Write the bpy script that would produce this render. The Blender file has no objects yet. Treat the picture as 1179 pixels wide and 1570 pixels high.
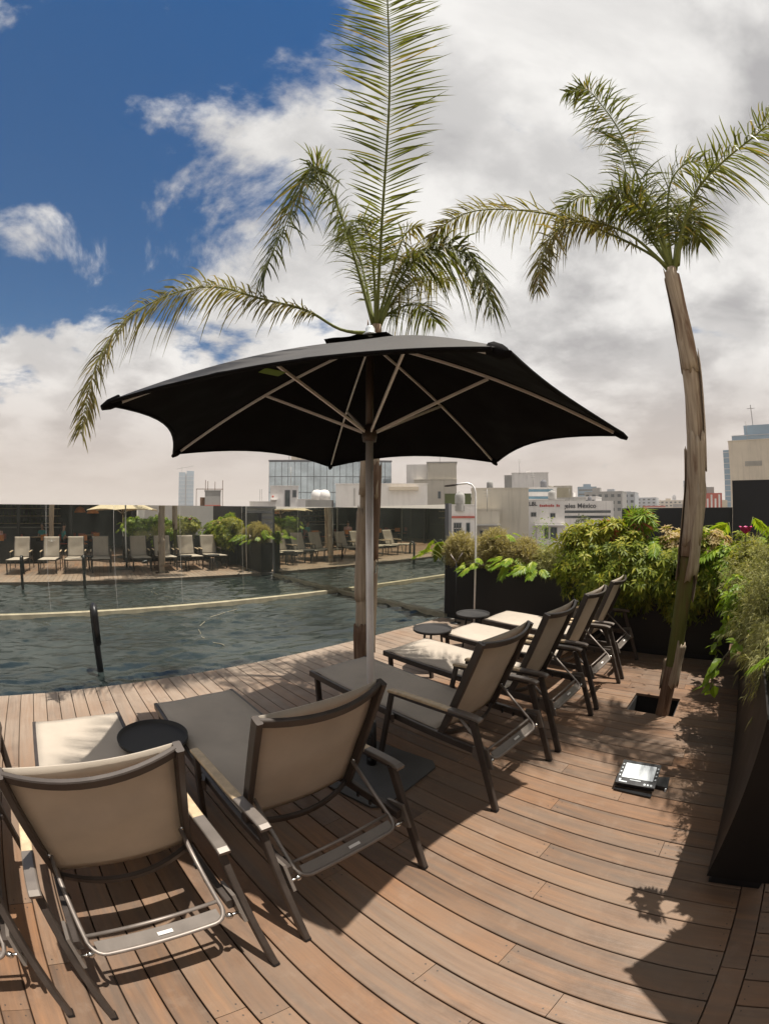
import bpy, bmesh, math, random
import numpy as np
from mathutils import Matrix, Vector, Quaternion

sc = bpy.context.scene
col = sc.collection
R = math.radians

# ------------------------------------------------------------------ camera
# wide fisheye lens, level, 1.72 m above the deck, at the origin.
# World: X runs along the pool edge, Y towards the pool, Z up.
F_PX, F_A, YAW, PITCH, ROLL, EYE = 663.48, 0.0110, 0.8020, 0.0073, -0.0018, 1.72
cam = bpy.data.cameras.new('camera')
cam.type = 'PANO'
cam.panorama_type = 'FISHEYE_LENS_POLYNOMIAL'
cam.sensor_width = 36
cam.sensor_height = 36
PXMM = 1570 / 36.0
cam.fisheye_polynomial_k0 = 0
cam.fisheye_polynomial_k1 = -PXMM / F_PX
cam.fisheye_polynomial_k2 = 0
cam.fisheye_polynomial_k3 = -F_A * (PXMM / F_PX) ** 3
cam.fisheye_polynomial_k4 = 0
cam.fisheye_fov = math.pi * 1.1
cam.clip_start = 0.02
cam.clip_end = 20000
camera = bpy.data.objects.new('camera', cam)
col.objects.link(camera)
fwd = Vector((math.cos(YAW) * math.cos(PITCH), math.sin(YAW) * math.cos(PITCH), math.sin(PITCH)))
rot = fwd.to_track_quat('-Z', 'Y').to_matrix() @ Matrix.Rotation(ROLL, 3, 'Z')
camera.matrix_world = Matrix.Translation((0, 0, EYE)) @ rot.to_4x4()
sc.camera = camera

# ------------------------------------------------------------------ light
SKYOFF = (19.12, 18.96, 0.28)
SUN_DIR = Vector((0.165, -0.18, 1.0)).normalized()      # towards the sun
SUN_EL = math.asin(SUN_DIR.z)
SUN_ROT = math.atan2(SUN_DIR.x, SUN_DIR.y)
world = bpy.data.worlds.new('World')
sc.world = world
world.use_nodes = True
wn = world.node_tree.nodes
wl = world.node_tree.links
wn.clear()


def N(nodes, t, **kw):
    n = nodes.new(t)
    for k, v in kw.items():
        setattr(n, k, v)
    return n


def build_world():
    out = N(wn, 'ShaderNodeOutputWorld')
    bg = N(wn, 'ShaderNodeBackground')
    bg.inputs['Strength'].default_value = 0.105
    sky = N(wn, 'ShaderNodeTexSky')
    sky.sky_type = 'NISHITA'
    sky.sun_disc = False
    sky.sun_elevation = SUN_EL
    sky.sun_rotation = SUN_ROT
    sky.altitude = 2200
    sky.air_density = 1.6
    sky.dust_density = 1.0
    sky.ozone_density = 2.0
    tc = N(wn, 'ShaderNodeTexCoord')
    sep = N(wn, 'ShaderNodeSeparateXYZ')
    wl.new(tc.outputs['Generated'], sep.inputs[0])

    def math_(op, a, b=None, clamp=False):
        m = N(wn, 'ShaderNodeMath', operation=op)
        m.use_clamp = clamp
        for i, v in enumerate((a, b)):
            if v is None:
                continue
            if isinstance(v, (int, float)):
                m.inputs[i].default_value = v
            else:
                wl.new(v, m.inputs[i])
        return m.outputs[0]

    def mrange(v, a, b, c, d, smooth=True):
        m = N(wn, 'ShaderNodeMapRange')
        m.interpolation_type = 'SMOOTHSTEP' if smooth else 'LINEAR'
        wl.new(v, m.inputs['Value'])
        for k, x in zip(('From Min', 'From Max', 'To Min', 'To Max'), (a, b, c, d)):
            m.inputs[k].default_value = x
        return m.outputs['Result']

    def mix(fac, a, b):
        m = N(wn, 'ShaderNodeMix', data_type='RGBA')
        if isinstance(fac, (int, float)):
            m.inputs[0].default_value = fac
        else:
            wl.new(fac, m.inputs[0])
        for i, v in ((6, a), (7, b)):
            if isinstance(v, tuple):
                m.inputs[i].default_value = v + (1,)
            else:
                wl.new(v, m.inputs[i])
        return m.outputs[2]

    z = math_('MAXIMUM', sep.outputs['Z'], 0.0)
    # cloud deck: direction projected on a flat layer
    den = math_('ADD', z, 0.22)
    px = math_('DIVIDE', sep.outputs['X'], den)
    py = math_('DIVIDE', sep.outputs['Y'], den)
    comb = N(wn, 'ShaderNodeCombineXYZ')
    wl.new(px, comb.inputs[0])
    wl.new(py, comb.inputs[1])
    n1 = N(wn, 'ShaderNodeTexNoise')
    n1.inputs['Scale'].default_value = 1.5
    n1.inputs['Detail'].default_value = 13
    n1.inputs['Roughness'].default_value = 0.60
    n1.inputs['Distortion'].default_value = 0.35
    mp = N(wn, 'ShaderNodeMapping')
    mp.inputs['Location'].default_value = SKYOFF
    wl.new(comb.outputs[0], mp.inputs[0])
    wl.new(mp.outputs[0], n1.inputs['Vector'])
    # the break in the cloud: one wide blue gap, overcast elsewhere
    el, az = R(47), YAW + R(50)
    gap = (math.cos(el) * math.cos(az), math.cos(el) * math.sin(az), math.sin(el))
    dot = N(wn, 'ShaderNodeVectorMath', operation='DOT_PRODUCT')
    wl.new(tc.outputs['Generated'], dot.inputs[0])
    dot.inputs[1].default_value = gap
    bias = mrange(dot.outputs['Value'], 0.75, 1.0, 0.20, -0.12)
    cov = math_('ADD', n1.outputs['Fac'], bias)
    cloud = mrange(cov, 0.465, 0.575, 0.0, 1.0)
    # cloud brightness: denser parts greyer
    n2 = N(wn, 'ShaderNodeTexNoise')
    n2.inputs['Scale'].default_value = 2.3
    n2.inputs['Detail'].default_value = 11
    n2.inputs['Roughness'].default_value = 0.55
    mp2 = N(wn, 'ShaderNodeMapping')
    mp2.inputs['Location'].default_value = (8.1, 5.2, 2.0)
    wl.new(comb.outputs[0], mp2.inputs[0])
    wl.new(mp2.outputs[0], n2.inputs['Vector'])
    thin = mrange(cov, 0.60, 0.86, 0.30, -0.22)
    shade = math_('ADD', mrange(n2.outputs['Fac'], 0.38, 0.64, 0.05, 0.85), thin, True)
    ccol = mix(shade, (2.7, 2.66, 2.7), (5.6, 5.5, 5.35))
    # saturated blue of the clear part
    hs = N(wn, 'ShaderNodeHueSaturation')
    hs.inputs['Saturation'].default_value = 2.1
    hs.inputs['Value'].default_value = 0.44
    hs.inputs['Hue'].default_value = 0.5
    wl.new(sky.outputs[0], hs.inputs['Color'])
    c1 = mix(cloud, hs.outputs[0], ccol)
    # smog layer near the horizon
    smog = mrange(z, 0.0, 0.40, 0.92, 0.0)
    c2 = mix(smog, c1, (3.6, 3.05, 2.70))
    wl.new(c2, bg.inputs['Color'])
    wl.new(bg.outputs[0], out.inputs[0])


build_world()

sun = bpy.data.lights.new('sun', 'SUN')
sun.energy = 4.6
sun.angle = R(0.6)
sun.color = (1.0, 0.94, 0.85)
sun_o = bpy.data.objects.new('sun', sun)
col.objects.link(sun_o)
sun_o.rotation_euler = SUN_DIR.to_track_quat('Z', 'Y').to_euler()
sun_o.location = (3, -3, 30)

sc.view_settings.view_transform = 'Standard'
sc.view_settings.look = 'None'
sc.view_settings.gamma = 1
sc.view_settings.exposure = 0.66
sc.view_settings.use_curve_mapping = False
sc.render.engine = 'CYCLES'
sc.cycles.max_bounces = 8
sc.cycles.diffuse_bounces = 3
sc.cycles.glossy_bounces = 6
sc.cycles.transparent_max_bounces = 8
sc.cycles.caustics_reflective = False
sc.cycles.caustics_refractive = False
sc.cycles.use_denoising = True

HAZE = 0.0005

# ------------------------------------------------------------------ helpers
rng = random.Random(7)
nr = np.random.default_rng(11)


def tag(o, label=None, cat=None, group=None, kind=None):
    if label: o['label'] = label
    if cat: o['category'] = cat
    if group: o['group'] = group
    if kind: o['kind'] = kind
    return o


def empty(name, loc=(0, 0, 0), rz=0.0):
    o = bpy.data.objects.new(name, None)
    o.empty_display_size = 0.2
    o.location = loc
    o.rotation_euler = (0, 0, rz)
    col.objects.link(o)
    return o


def link(name, me, mat=None, parent=None):
    o = bpy.data.objects.new(name, me)
    if mat is not None and not me.materials:
        for m in (mat if isinstance(mat, (list, tuple)) else [mat]):
            me.materials.append(m)
    col.objects.link(o)
    if parent is not None:
        o.parent = parent
    return o


class MB:
    """collects shapes; build() links them as ONE mesh object"""

    def __init__(self):
        self.v, self.f, self.s, self.mi = [], [], [], []

    def add(self, vs, fs, smooth=False, mi=0):
        b = len(self.v)
        self.v.extend([tuple(p) for p in vs])
        for f in fs:
            self.f.append(tuple(b + i for i in f))
            self.s.append(smooth)
            self.mi.append(mi)
        return self

    def box(self, lo, hi, mi=0):
        x0, y0, z0 = lo
        x1, y1, z1 = hi
        vs = [(x0, y0, z0), (x1, y0, z0), (x1, y1, z0), (x0, y1, z0), (x0, y0, z1), (x1, y0, z1), (x1, y1, z1), (x0, y1, z1)]
        fs = [(0, 3, 2, 1), (4, 5, 6, 7), (0, 1, 5, 4), (1, 2, 6, 5), (2, 3, 7, 6), (3, 0, 4, 7)]
        return self.add(vs, fs, mi=mi)

    def sweep(self, pts, prof, up=(0, 0, 1), closed=False, caps=True, smooth=False, mi=0):
        """profile [(side,up)...] (or a list of profiles, one a point) swept along pts"""
        pts = [Vector(p) for p in pts]
        n = len(pts)
        up = Vector(up)
        rings = []
        multi = isinstance(prof[0][0], (list, tuple))
        for i, p in enumerate(pts):
            if closed:
                t = (pts[(i + 1) % n] - pts[i - 1])
            else:
                t = (pts[min(i + 1, n - 1)] - pts[max(i - 1, 0)])
            t.normalize()
            s = t.cross(up)
            if s.length < 1e-4:
                s = t.cross(Vector((1, 0, 0)))
            s.normalize()
            u = s.cross(t)
            pr = prof[i] if multi else prof
            # keep the width true where the path bends
            rings.append([p + s * a + u * b for a, b in pr])
        k = len(rings[0])
        vs = [v for r in rings for v in r]
        fs = []
        for i in range(n if closed else n - 1):
            j = (i + 1) % n
            for a in range(k):
                b = (a + 1) % k
                fs.append((i * k + a, i * k + b, j * k + b, j * k + a))
        self.add(vs, fs, smooth, mi)
        if caps and not closed:
            b0 = len(self.v) - len(vs)
            self.f.append(tuple(b0 + a for a in reversed(range(k))))
            self.s.append(False); self.mi.append(mi)
            self.f.append(tuple(b0 + (n - 1) * k + a for a in range(k)))
            self.s.append(False); self.mi.append(mi)
        return self

    def bar(self, p0, p1, w, h, up=(0, 0, 1), c=0.004, mi=0):
        return self.sweep([p0, p1], rect(w, h, c), up, mi=mi)

    def tube(self, pts, r, seg=8, closed=False, mi=0, up=(0, 0, 1)):
        if isinstance(r, (int, float)):
            prof = circ(r, seg)
        else:
            prof = [circ(x, seg) for x in r]
        return self.sweep(pts, prof, up, closed, smooth=True, mi=mi)

    def lathe(self, prof, seg=24, center=(0, 0, 0), mi=0, smooth=True):
        cx, cy, cz = center
        vs, fs = [], []
        k = len(prof)
        for i in range(seg):
            a = 2 * math.pi * i / seg
            for r, z in prof:
                vs.append((cx + r * math.cos(a), cy + r * math.sin(a), cz + z))
        for i in range(seg):
            j = (i + 1) % seg
            for a in range(k - 1):
                fs.append((i * k + a, j * k + a, j * k + a + 1, i * k + a + 1))
        return self.add(vs, fs, smooth, mi)

    def prism(self, poly, z0, z1, mi=0):
        n = len(poly)
        vs = [(x, y, z0) for x, y in poly] + [(x, y, z1) for x, y in poly]
        fs = [tuple(reversed(range(n))), tuple(range(n, 2 * n))]
        fs += [(i, (i + 1) % n, n + (i + 1) % n, n + i) for i in range(n)]
        return self.add(vs, fs, mi=mi)

    def ball(self, c, r, seg=8, rings=5, mi=0):
        prof = [(max(1e-4, r * math.sin(math.pi * i / rings)), -r * math.cos(math.pi * i / rings)) for i in range(rings + 1)]
        return self.lathe(prof, seg, c, mi)

    def mesh(self, name):
        me = bpy.data.meshes.new(name)
        me.from_pydata(self.v, [], self.f)
        me.polygons.foreach_set('use_smooth', self.s)
        if any(self.mi):
            me.polygons.foreach_set('material_index', self.mi)
        me.update()
        return me

    def build(self, name, mat=None, parent=None):
        return link(name, self.mesh(name), mat, parent)


def rect(w, h, c=0.004):
    a, b = w / 2, h / 2
    c = min(c, a * .4, b * .4)
    return [(-a + c, -b), (a - c, -b), (a, -b + c), (a, b - c), (a - c, b), (-a + c, b), (-a, b - c), (-a, -b + c)]


def circ(r, seg=8):
    return [(r * math.cos(2 * math.pi * i / seg), r * math.sin(2 * math.pi * i / seg)) for i in range(seg)]


def children_of(o):
    return [c for c in KIDS.get(o.name, [])]


KIDS = {}


def collect_kids():
    KIDS.clear()
    for o in bpy.data.objects:
        if o.parent is not None:
            KIDS.setdefault(o.parent.name, []).append(o)


def copy_tree(o, parent=None):
    c = o.copy()
    col.objects.link(c)
    c.parent = parent
    for ch in KIDS.get(o.name, []):
        copy_tree(ch, c)
    return c


def spline(pts, n):
    """Catmull-Rom through pts, n samples"""
    P = [np.array(p, float) for p in pts]
    P = [2 * P[0] - P[1]] + P + [2 * P[-1] - P[-2]]
    m = len(P) - 3
    out = []
    for i in range(n):
        t = i / (n - 1) * m
        k = min(int(t), m - 1)
        u = t - k
        a, b, c, d = P[k:k + 4]
        out.append(0.5 * ((2 * b) + (c - a) * u + (2 * a - 5 * b + 4 * c - d) * u * u + (3 * b - a - 3 * c + d) * u ** 3))
    return np.array(out)


def np_mesh(name, verts, faces, smooth=False):
    """verts Nx3 array, faces list of (M,k) index arrays"""
    me = bpy.data.meshes.new(name)
    nv = len(verts)
    me.vertices.add(nv)
    me.vertices.foreach_set('co', np.asarray(verts, np.float32).ravel())
    loops = np.concatenate([f.ravel() for f in faces])
    tot = np.concatenate([np.full(len(f), f.shape[1]) for f in faces])
    start = np.concatenate([[0], np.cumsum(tot)[:-1]])
    me.loops.add(len(loops))
    me.loops.foreach_set('vertex_index', loops.astype(np.int32))
    me.polygons.add(len(tot))
    me.polygons.foreach_set('loop_start', start.astype(np.int32))
    me.polygons.foreach_set('loop_total', tot.astype(np.int32))
    me.polygons.foreach_set('use_smooth', np.full(len(tot), smooth))
    me.update(calc_edges=True)
    me.validate()
    return me


# ------------------------------------------------------------------ materials
def new_mat(name):
    m = bpy.data.materials.new(name)
    m.use_nodes = True
    nt = m.node_tree
    b = nt.nodes.get('Principled BSDF')
    return m, nt, b


def tex_noise(nt, scale, detail=4, rough=.55, vec=None, dist=0):
    n = nt.nodes.new('ShaderNodeTexNoise')
    n.inputs['Scale'].default_value = scale
    n.inputs['Detail'].default_value = detail
    n.inputs['Roughness'].default_value = rough
    n.inputs['Distortion'].default_value = dist
    if vec is not None:
        nt.links.new(vec, n.inputs['Vector'])
    return n.outputs['Fac']


def ramp(nt, fac, stops):
    r = nt.nodes.new('ShaderNodeValToRGB')
    el = r.color_ramp.elements
    while len(el) < len(stops):
        el.new(0.5)
    for e, (p, c) in zip(el, stops):
        e.position = p
        e.color = tuple(c) + (1,)
    nt.links.new(fac, r.inputs[0])
    return r.outputs[0]


def mixc(nt, fac, a, b, mode='MIX'):
    m = nt.nodes.new('ShaderNodeMix')
    m.data_type = 'RGBA'
    m.blend_type = mode
    for i, v in ((0, fac), (6, a), (7, b)):
        if isinstance(v, (int, float)):
            m.inputs[i].default_value = v
        elif isinstance(v, tuple):
            m.inputs[i].default_value = v + (1,)
        else:
            nt.links.new(v, m.inputs[i])
    return m.outputs[2]


def mapr(nt, v, a, b, c, d):
    m = nt.nodes.new('ShaderNodeMapRange')
    nt.links.new(v, m.inputs[0])
    for i, x in enumerate((a, b, c, d)):
        m.inputs[i + 1].default_value = x
    return m.outputs[0]


def bump(nt, b, h, strength=.3, dist=.01):
    n = nt.nodes.new('ShaderNodeBump')
    n.inputs['Strength'].default_value = strength
    n.inputs['Distance'].default_value = dist
    nt.links.new(h, n.inputs['Height'])
    nt.links.new(n.outputs[0], b.inputs['Normal'])


def vscale(nt, vec, s, loc=None):
    m = nt.nodes.new('ShaderNodeMapping')
    m.inputs['Scale'].default_value = s
    if loc is not None:
        m.inputs['Location'].default_value = loc
    nt.links.new(vec, m.inputs[0])
    return m.outputs[0]


def plain(name, c, rough=.6, metal=0.0, var=.12, scale=6.0, spec=.5, bstr=0.0, coat=0):
    """one colour with uneven wear"""
    m, nt, b = new_mat(name)
    g = nt.nodes.new('ShaderNodeNewGeometry')
    f = tex_noise(nt, scale, 5, .6, g.outputs['Position'])
    lo = tuple(x * (1 - var) for x in c)
    hi = tuple(min(1, x * (1 + var)) for x in c)
    nt.links.new(ramp(nt, f, [(.3, lo), (.7, hi)]), b.inputs['Base Color'])
    nt.links.new(mapr(nt, f, .3, .7, rough * .85, min(1, rough * 1.12)), b.inputs['Roughness'])
    b.inputs['Metallic'].default_value = metal
    b.inputs['Specular IOR Level'].default_value = spec
    if bstr:
        bump(nt, b, tex_noise(nt, scale * 12, 4, .6, g.outputs['Position']), bstr, .004)
    return m


def wood_deck(name, island=False):
    m, nt, b = new_mat(name)
    g = nt.nodes.new('ShaderNodeNewGeometry')
    if island:
        rnd = g.outputs['Random Per Island']
    else:
        oi = nt.nodes.new('ShaderNodeObjectInfo')
        rnd = oi.outputs['Random']
    # grain runs with the boards; each board starts at its own place
    cx = nt.nodes.new('ShaderNodeCombineXYZ')
    mul = nt.nodes.new('ShaderNodeMath'); mul.operation = 'MULTIPLY'; mul.inputs[1].default_value = 57.0
    nt.links.new(rnd, mul.inputs[0])
    nt.links.new(mul.outputs[0], cx.inputs[1]); nt.links.new(mul.outputs[0], cx.inputs[2])
    va = nt.nodes.new('ShaderNodeVectorMath'); va.operation = 'ADD'
    nt.links.new(g.outputs['Position'], va.inputs[0]); nt.links.new(cx.outputs[0], va.inputs[1])
    grain = tex_noise(nt, 1.0, 6, .65, vscale(nt, va.outputs[0], (46, 2.2, 46)), .6)
    figure = tex_noise(nt, 1.0, 4, .55, vscale(nt, va.outputs[0], (12, 1.1, 12)), 1.4)
    patch = tex_noise(nt, 1.1, 5, .6, g.outputs['Position'])
    blot = tex_noise(nt, 7.0, 6, .7, g.outputs['Position'])
    base = ramp(nt, rnd, [(0, (.070, .042, .027)), (.16, (.170, .118, .084)), (.33, (.215, .112, .058)), (.5, (.115, .083, .062)), (.66, (.225, .142, .088)), (.83, (.180, .133, .100)), (1, (.105, .063, .041))])
    fig = mixc(nt, mapr(nt, figure, .35, .7, 0, .55), base, (.30, .150, .070))
    fig = mixc(nt, mapr(nt, grain, .38, .75, 0, .62), fig, (.095, .055, .036))
    fig = mixc(nt, mapr(nt, patch, .42, .68, 0, .42), fig, (.200, .152, .114))
    sepn = nt.nodes.new('ShaderNodeSeparateXYZ')
    nt.links.new(g.outputs['Position'], sepn.inputs[0])
    # boards beside the water are splashed and bleached grey
    wet = mapr(nt, sepn.outputs[1], 2.0, 4.3, 0.05, .66)
    ad = nt.nodes.new('ShaderNodeMath'); ad.operation = 'MULTIPLY'
    nt.links.new(wet, ad.inputs[0]); nt.links.new(mapr(nt, patch, .3, .62, .55, 1.25), ad.inputs[1])
    bl = ramp(nt, grain, [(.3, (.235, .185, .145)), (.7, (.40, .325, .255))])
    c = mixc(nt, ad.outputs[0], fig, bl)
    c = mixc(nt, mapr(nt, blot, .54, .74, 0, .36), c, (.27, .20, .15))
    dk = mixc(nt, mapr(nt, tex_noise(nt, 2.4, 7, .72, vscale(nt, g.outputs['Position'], (1, .6, 1), (4, 9, 1))), .56, .72, 0, .5), c, (.070, .044, .030))
    hsv = nt.nodes.new('ShaderNodeHueSaturation')
    hsv.inputs['Saturation'].default_value = 1.02
    hsv.inputs['Value'].default_value = .95
    nt.links.new(dk, hsv.inputs['Color'])
    nt.links.new(hsv.outputs[0], b.inputs['Base Color'])
    nt.links.new(mapr(nt, blot, .3, .7, .45, .72), b.inputs['Roughness'])
    b.inputs['Specular IOR Level'].default_value = .35
    bump(nt, b, grain, .6, .004)
    return m


def leaf_mat(name, dark, light, tip=None, trans=.35, rough=.45):
    m, nt, b = new_mat(name)
    g = nt.nodes.new('ShaderNodeNewGeometry')
    st = [(0, dark), (.55, tuple((a + c) / 2 for a, c in zip(dark, light))), (.85, light)]
    if tip:
        st.append((1, tip))
    c = ramp(nt, g.outputs['Random Per Island'], st)
    f = tex_noise(nt, 1.7, 3, .6, g.outputs['Position'])
    c = mixc(nt, mapr(nt, f, .35, .7, 0, .45), c, tuple(x * .75 for x in light))
    nt.links.new(c, b.inputs['Base Color'])
    b.inputs['Roughness'].default_value = rough
    b.inputs['Specular IOR Level'].default_value = .25
    tr = nt.nodes.new('ShaderNodeBsdfTranslucent')
    tc = mixc(nt, 1.0, c, (1.0, 1.0, .45), 'MULTIPLY')
    nt.links.new(tc, tr.inputs[0])
    mx = nt.nodes.new('ShaderNodeMixShader')
    mx.inputs[0].default_value = trans
    out = nt.nodes['Material Output']
    nt.links.new(b.outputs[0], mx.inputs[1]); nt.links.new(tr.outputs[0], mx.inputs[2])
    nt.links.new(mx.outputs[0], out.inputs[0])
    return m


def fabric_mat(name, c, trans=.2):
    m, nt, b = new_mat(name)
    g = nt.nodes.new('ShaderNodeNewGeometry')
    tcn = nt.nodes.new('ShaderNodeTexCoord')
    f = tex_noise(nt, 3.0, 5, .6, g.outputs['Position'])
    cc = ramp(nt, f, [(.3, tuple(x * .88 for x in c)), (.7, tuple(x * 1.06 for x in c))])
    nt.links.new(cc, b.inputs['Base Color'])
    b.inputs['Roughness'].default_value = .8
    b.inputs['Specular IOR Level'].default_value = .2
    w = tex_noise(nt, 260, 2, .5, tcn.outputs['Object'])
    bump(nt, b, w, .25, .002)
    if trans:
        tr = nt.nodes.new('ShaderNodeBsdfTranslucent')
        nt.links.new(cc, tr.inputs[0])
        mx = nt.nodes.new('ShaderNodeMixShader')
        mx.inputs[0].default_value = trans
        out = nt.nodes['Material Output']
        nt.links.new(b.outputs[0], mx.inputs[1]); nt.links.new(tr.outputs[0], mx.inputs[2])
        nt.links.new(mx.outputs[0], out.inputs[0])
    return m


def stained(name, c, amt=.32):
    """rendered wall with rain streaks and patched paint"""
    m, nt, b = new_mat(name)
    g = nt.nodes.new('ShaderNodeNewGeometry')
    st = tex_noise(nt, 1.0, 6, .65, vscale(nt, g.outputs['Position'], (1.6, 1.6, .16)), .4)
    pa = tex_noise(nt, .35, 5, .6, g.outputs['Position'])
    cc = ramp(nt, pa, [(.3, tuple(x * .90 for x in c)), (.7, tuple(min(.8, x * 1.05) for x in c))])
    cc = mixc(nt, mapr(nt, st, .50, .72, 0, amt), cc, tuple(x * .45 for x in c))
    nt.links.new(cc, b.inputs['Base Color'])
    b.inputs['Roughness'].default_value = .85
    b.inputs['Specular IOR Level'].default_value = .2
    return m


M = {}
M['deck'] = wood_deck('weathered_deck_wood')
M['deck_far'] = wood_deck('weathered_deck_wood_far', True)
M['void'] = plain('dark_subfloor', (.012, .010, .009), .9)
M['bronze'] = plain('dark_bronze_metal', (.058, .046, .039), .45, .25, .22, 9)
M['bronze_light'] = plain('grey_brown_metal', (.17, .145, .125), .42, .3, .12, 9)
M['steel'] = plain('brushed_steel_tube', (.25, .215, .19), .5, .55, .15, 14)
M['chrome'] = plain('bright_bolt', (.6, .58, .55), .18, 1.0, .1, 30)
M['sling'] = fabric_mat('beige_sling_fabric', (.63, .555, .465), .38)
M['armwood'] = plain('pale_arm_wood', (.50, .375, .235), .55, 0, .22, 22)
M['tray'] = plain('black_tray_metal', (.034, .032, .031), .7, 0, .25, 5, .25)
M['black'] = plain('black_metal', (.012, .012, .013), .42, .2, .25, 5)
M['planter'] = plain('black_planter_sheet', (.0085, .0070, .0065), .5, 0, .3, 2.2, .3)
M['canopy_out'] = plain('dark_canopy_outer_cloth', (.044, .039, .035), .62, 0, .16, 2.5, .5, .1)
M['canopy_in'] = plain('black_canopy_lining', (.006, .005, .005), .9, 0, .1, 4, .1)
M['cream'] = fabric_mat('cream_canopy_cloth', (.70, .60, .42), .25)
M['pole'] = plain('pale_aluminium_pole', (.85, .83, .82), .34, .15, .05, 8)
M['pole_dark'] = plain('brown_upper_pole', (.09, .065, .05), .45, .3, .1, 8)
M['rib'] = plain('champagne_rib', (.88, .86, .84), .38, 0, .06, 8)
M['plate'] = plain('grey_base_plate', (.090, .086, .080), .72, 0, .15, 5, .25)
M['stone'] = plain('pale_pool_stone', (.34, .30, .21), .6, 0, .25, 5)
M['tile'] = plain('dark_pool_tile', (.035, .05, .052), .3, 0, .2, 5)
M['white'] = stained('white_render', (.72, .69, .66))
M['cream_wall'] = stained('cream_render', (.62, .54, .43))
M['beige_wall'] = stained('beige_render', (.50, .46, .39), .45)
M['grey_wall'] = plain('grey_render', (.16, .16, .17), .85, 0, .12, .5)
M['slate'] = plain('slate_blue_paint', (.036, .036, .044), .72, 0, .16, 1.3, .3, .15)
M['concrete'] = stained('concrete', (.34, .33, .31), .45)
M['red'] = plain('red_paint', (.45, .10, .07), .6, 0, .1, 2)
M['window'] = plain('dark_window_glass', (.035, .05, .055), .08, 0, .3, .3, .8)
M['blue_strip'] = plain('blue_glass_strip', (.10, .20, .26), .12, 0, .2, .3, .8)
M['tower_glass'] = plain('blue_tower_glass', (.16, .26, .34), .2, 0, .2, .05, .7)
M['far_tower'] = plain('pale_tower', (.40, .42, .44), .7, 0, .1, .02)
M['sign_dark'] = plain('dark_sign_letters', (.05, .05, .055), .6)
M['sign_red'] = plain('red_sign_letters', (.45, .06, .05), .6)
M['soil'] = plain('planter_soil', (.05, .035, .025), .95, 0, .3, 12)
M['stem'] = plain('plant_stem', (.12, .10, .05), .8, 0, .3, 20)
M['screen'] = plain('white_reflector', (.72, .76, .78), .25, .1, .08, 9)
M['ground'] = plain('city_ground', (.16, .15, .14), .9, 0, .3, .02)
M['skin'] = plain('skin', (.42, .25, .17), .6, 0, .08, 9)
M['leaf_palm'] = leaf_mat('palm_leaf', (.065, .082, .019), (.205, .215, .058), (.38, .26, .09), .42)
M['leaf_palm_dry'] = leaf_mat('palm_leaf_dry', (.13, .12, .038), (.30, .255, .09), (.40, .27, .12), .40)
M['rachis'] = plain('palm_midrib', (.17, .19, .055), .75, 0, .25, 3, .15)
M['leaf_hedge'] = leaf_mat('hedge_leaf', (.060, .10, .014), (.30, .35, .038), (.66, .60, .10), .48, .5)
M['leaf_yellow'] = leaf_mat('yellow_green_leaf', (.16, .20, .02), (.46, .44, .06), (.62, .50, .12), .42)
M['leaf_bright'] = leaf_mat('bright_green_leaf', (.10, .19, .012), (.30, .42, .035), (.50, .52, .08), .45, .4)
M['leaf_ros'] = leaf_mat('grey_green_needle', (.19, .20, .075), (.42, .41, .18), (.58, .52, .22), .4, .7)
M['leaf_dry'] = leaf_mat('straw_needle', (.29, .245, .115), (.52, .445, .235), (.66, .54, .30), .42, .8)
M['leaf_pale'] = leaf_mat('pale_leaf', (.34, .27, .10), (.72, .56, .32), (.80, .50, .36), .45)
M['leaf_red'] = leaf_mat('red_leaf', (.22, .06, .03), (.45, .14, .07), None, .4)
M['petal'] = plain('magenta_petal', (.55, .03, .20), .6, 0, .15, 20)
M['leaf_tree'] = leaf_mat('tree_leaf', (.05, .07, .02), (.13, .15, .04), None, .25)
M['bottle'] = plain('bottle_glass', (.10, .14, .07), .15, 0, .5, 3, .8)
M['teal'] = plain('teal_cloth', (.05, .30, .28), .8)
M['pink'] = plain('pink_cloth', (.60, .35, .33), .8)
M['orange'] = plain('orange_shade', (.55, .20, .05), .6)
M['hair'] = plain('dark_hair', (.03, .02, .015), .6)


def mirror_mat():
    m, nt, b = new_mat('mirrored_glass')
    b.inputs['Base Color'].default_value = (.80, .80, .73, 1)
    b.inputs['Metallic'].default_value = 1.0
    g = nt.nodes.new('ShaderNodeNewGeometry')
    f = tex_noise(nt, 2.2, 5, .65, vscale(nt, g.outputs['Position'], (1, 1, .5)))
    nt.links.new(mapr(nt, f, .45, .8, .0, .03), b.inputs['Roughness'])
    # thin film of dried splashes on the panes
    df = nt.nodes.new('ShaderNodeBsdfDiffuse')
    df.inputs[0].default_value = (.62, .66, .58, 1)
    mx = nt.nodes.new('ShaderNodeMixShader')
    nt.links.new(mapr(nt, f, .35, .75, .015, .07), mx.inputs[0])
    out = nt.nodes['Material Output']
    nt.links.new(b.outputs[0], mx.inputs[1]); nt.links.new(df.outputs[0], mx.inputs[2])
    nt.links.new(mx.outputs[0], out.inputs[0])
    return m


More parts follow.
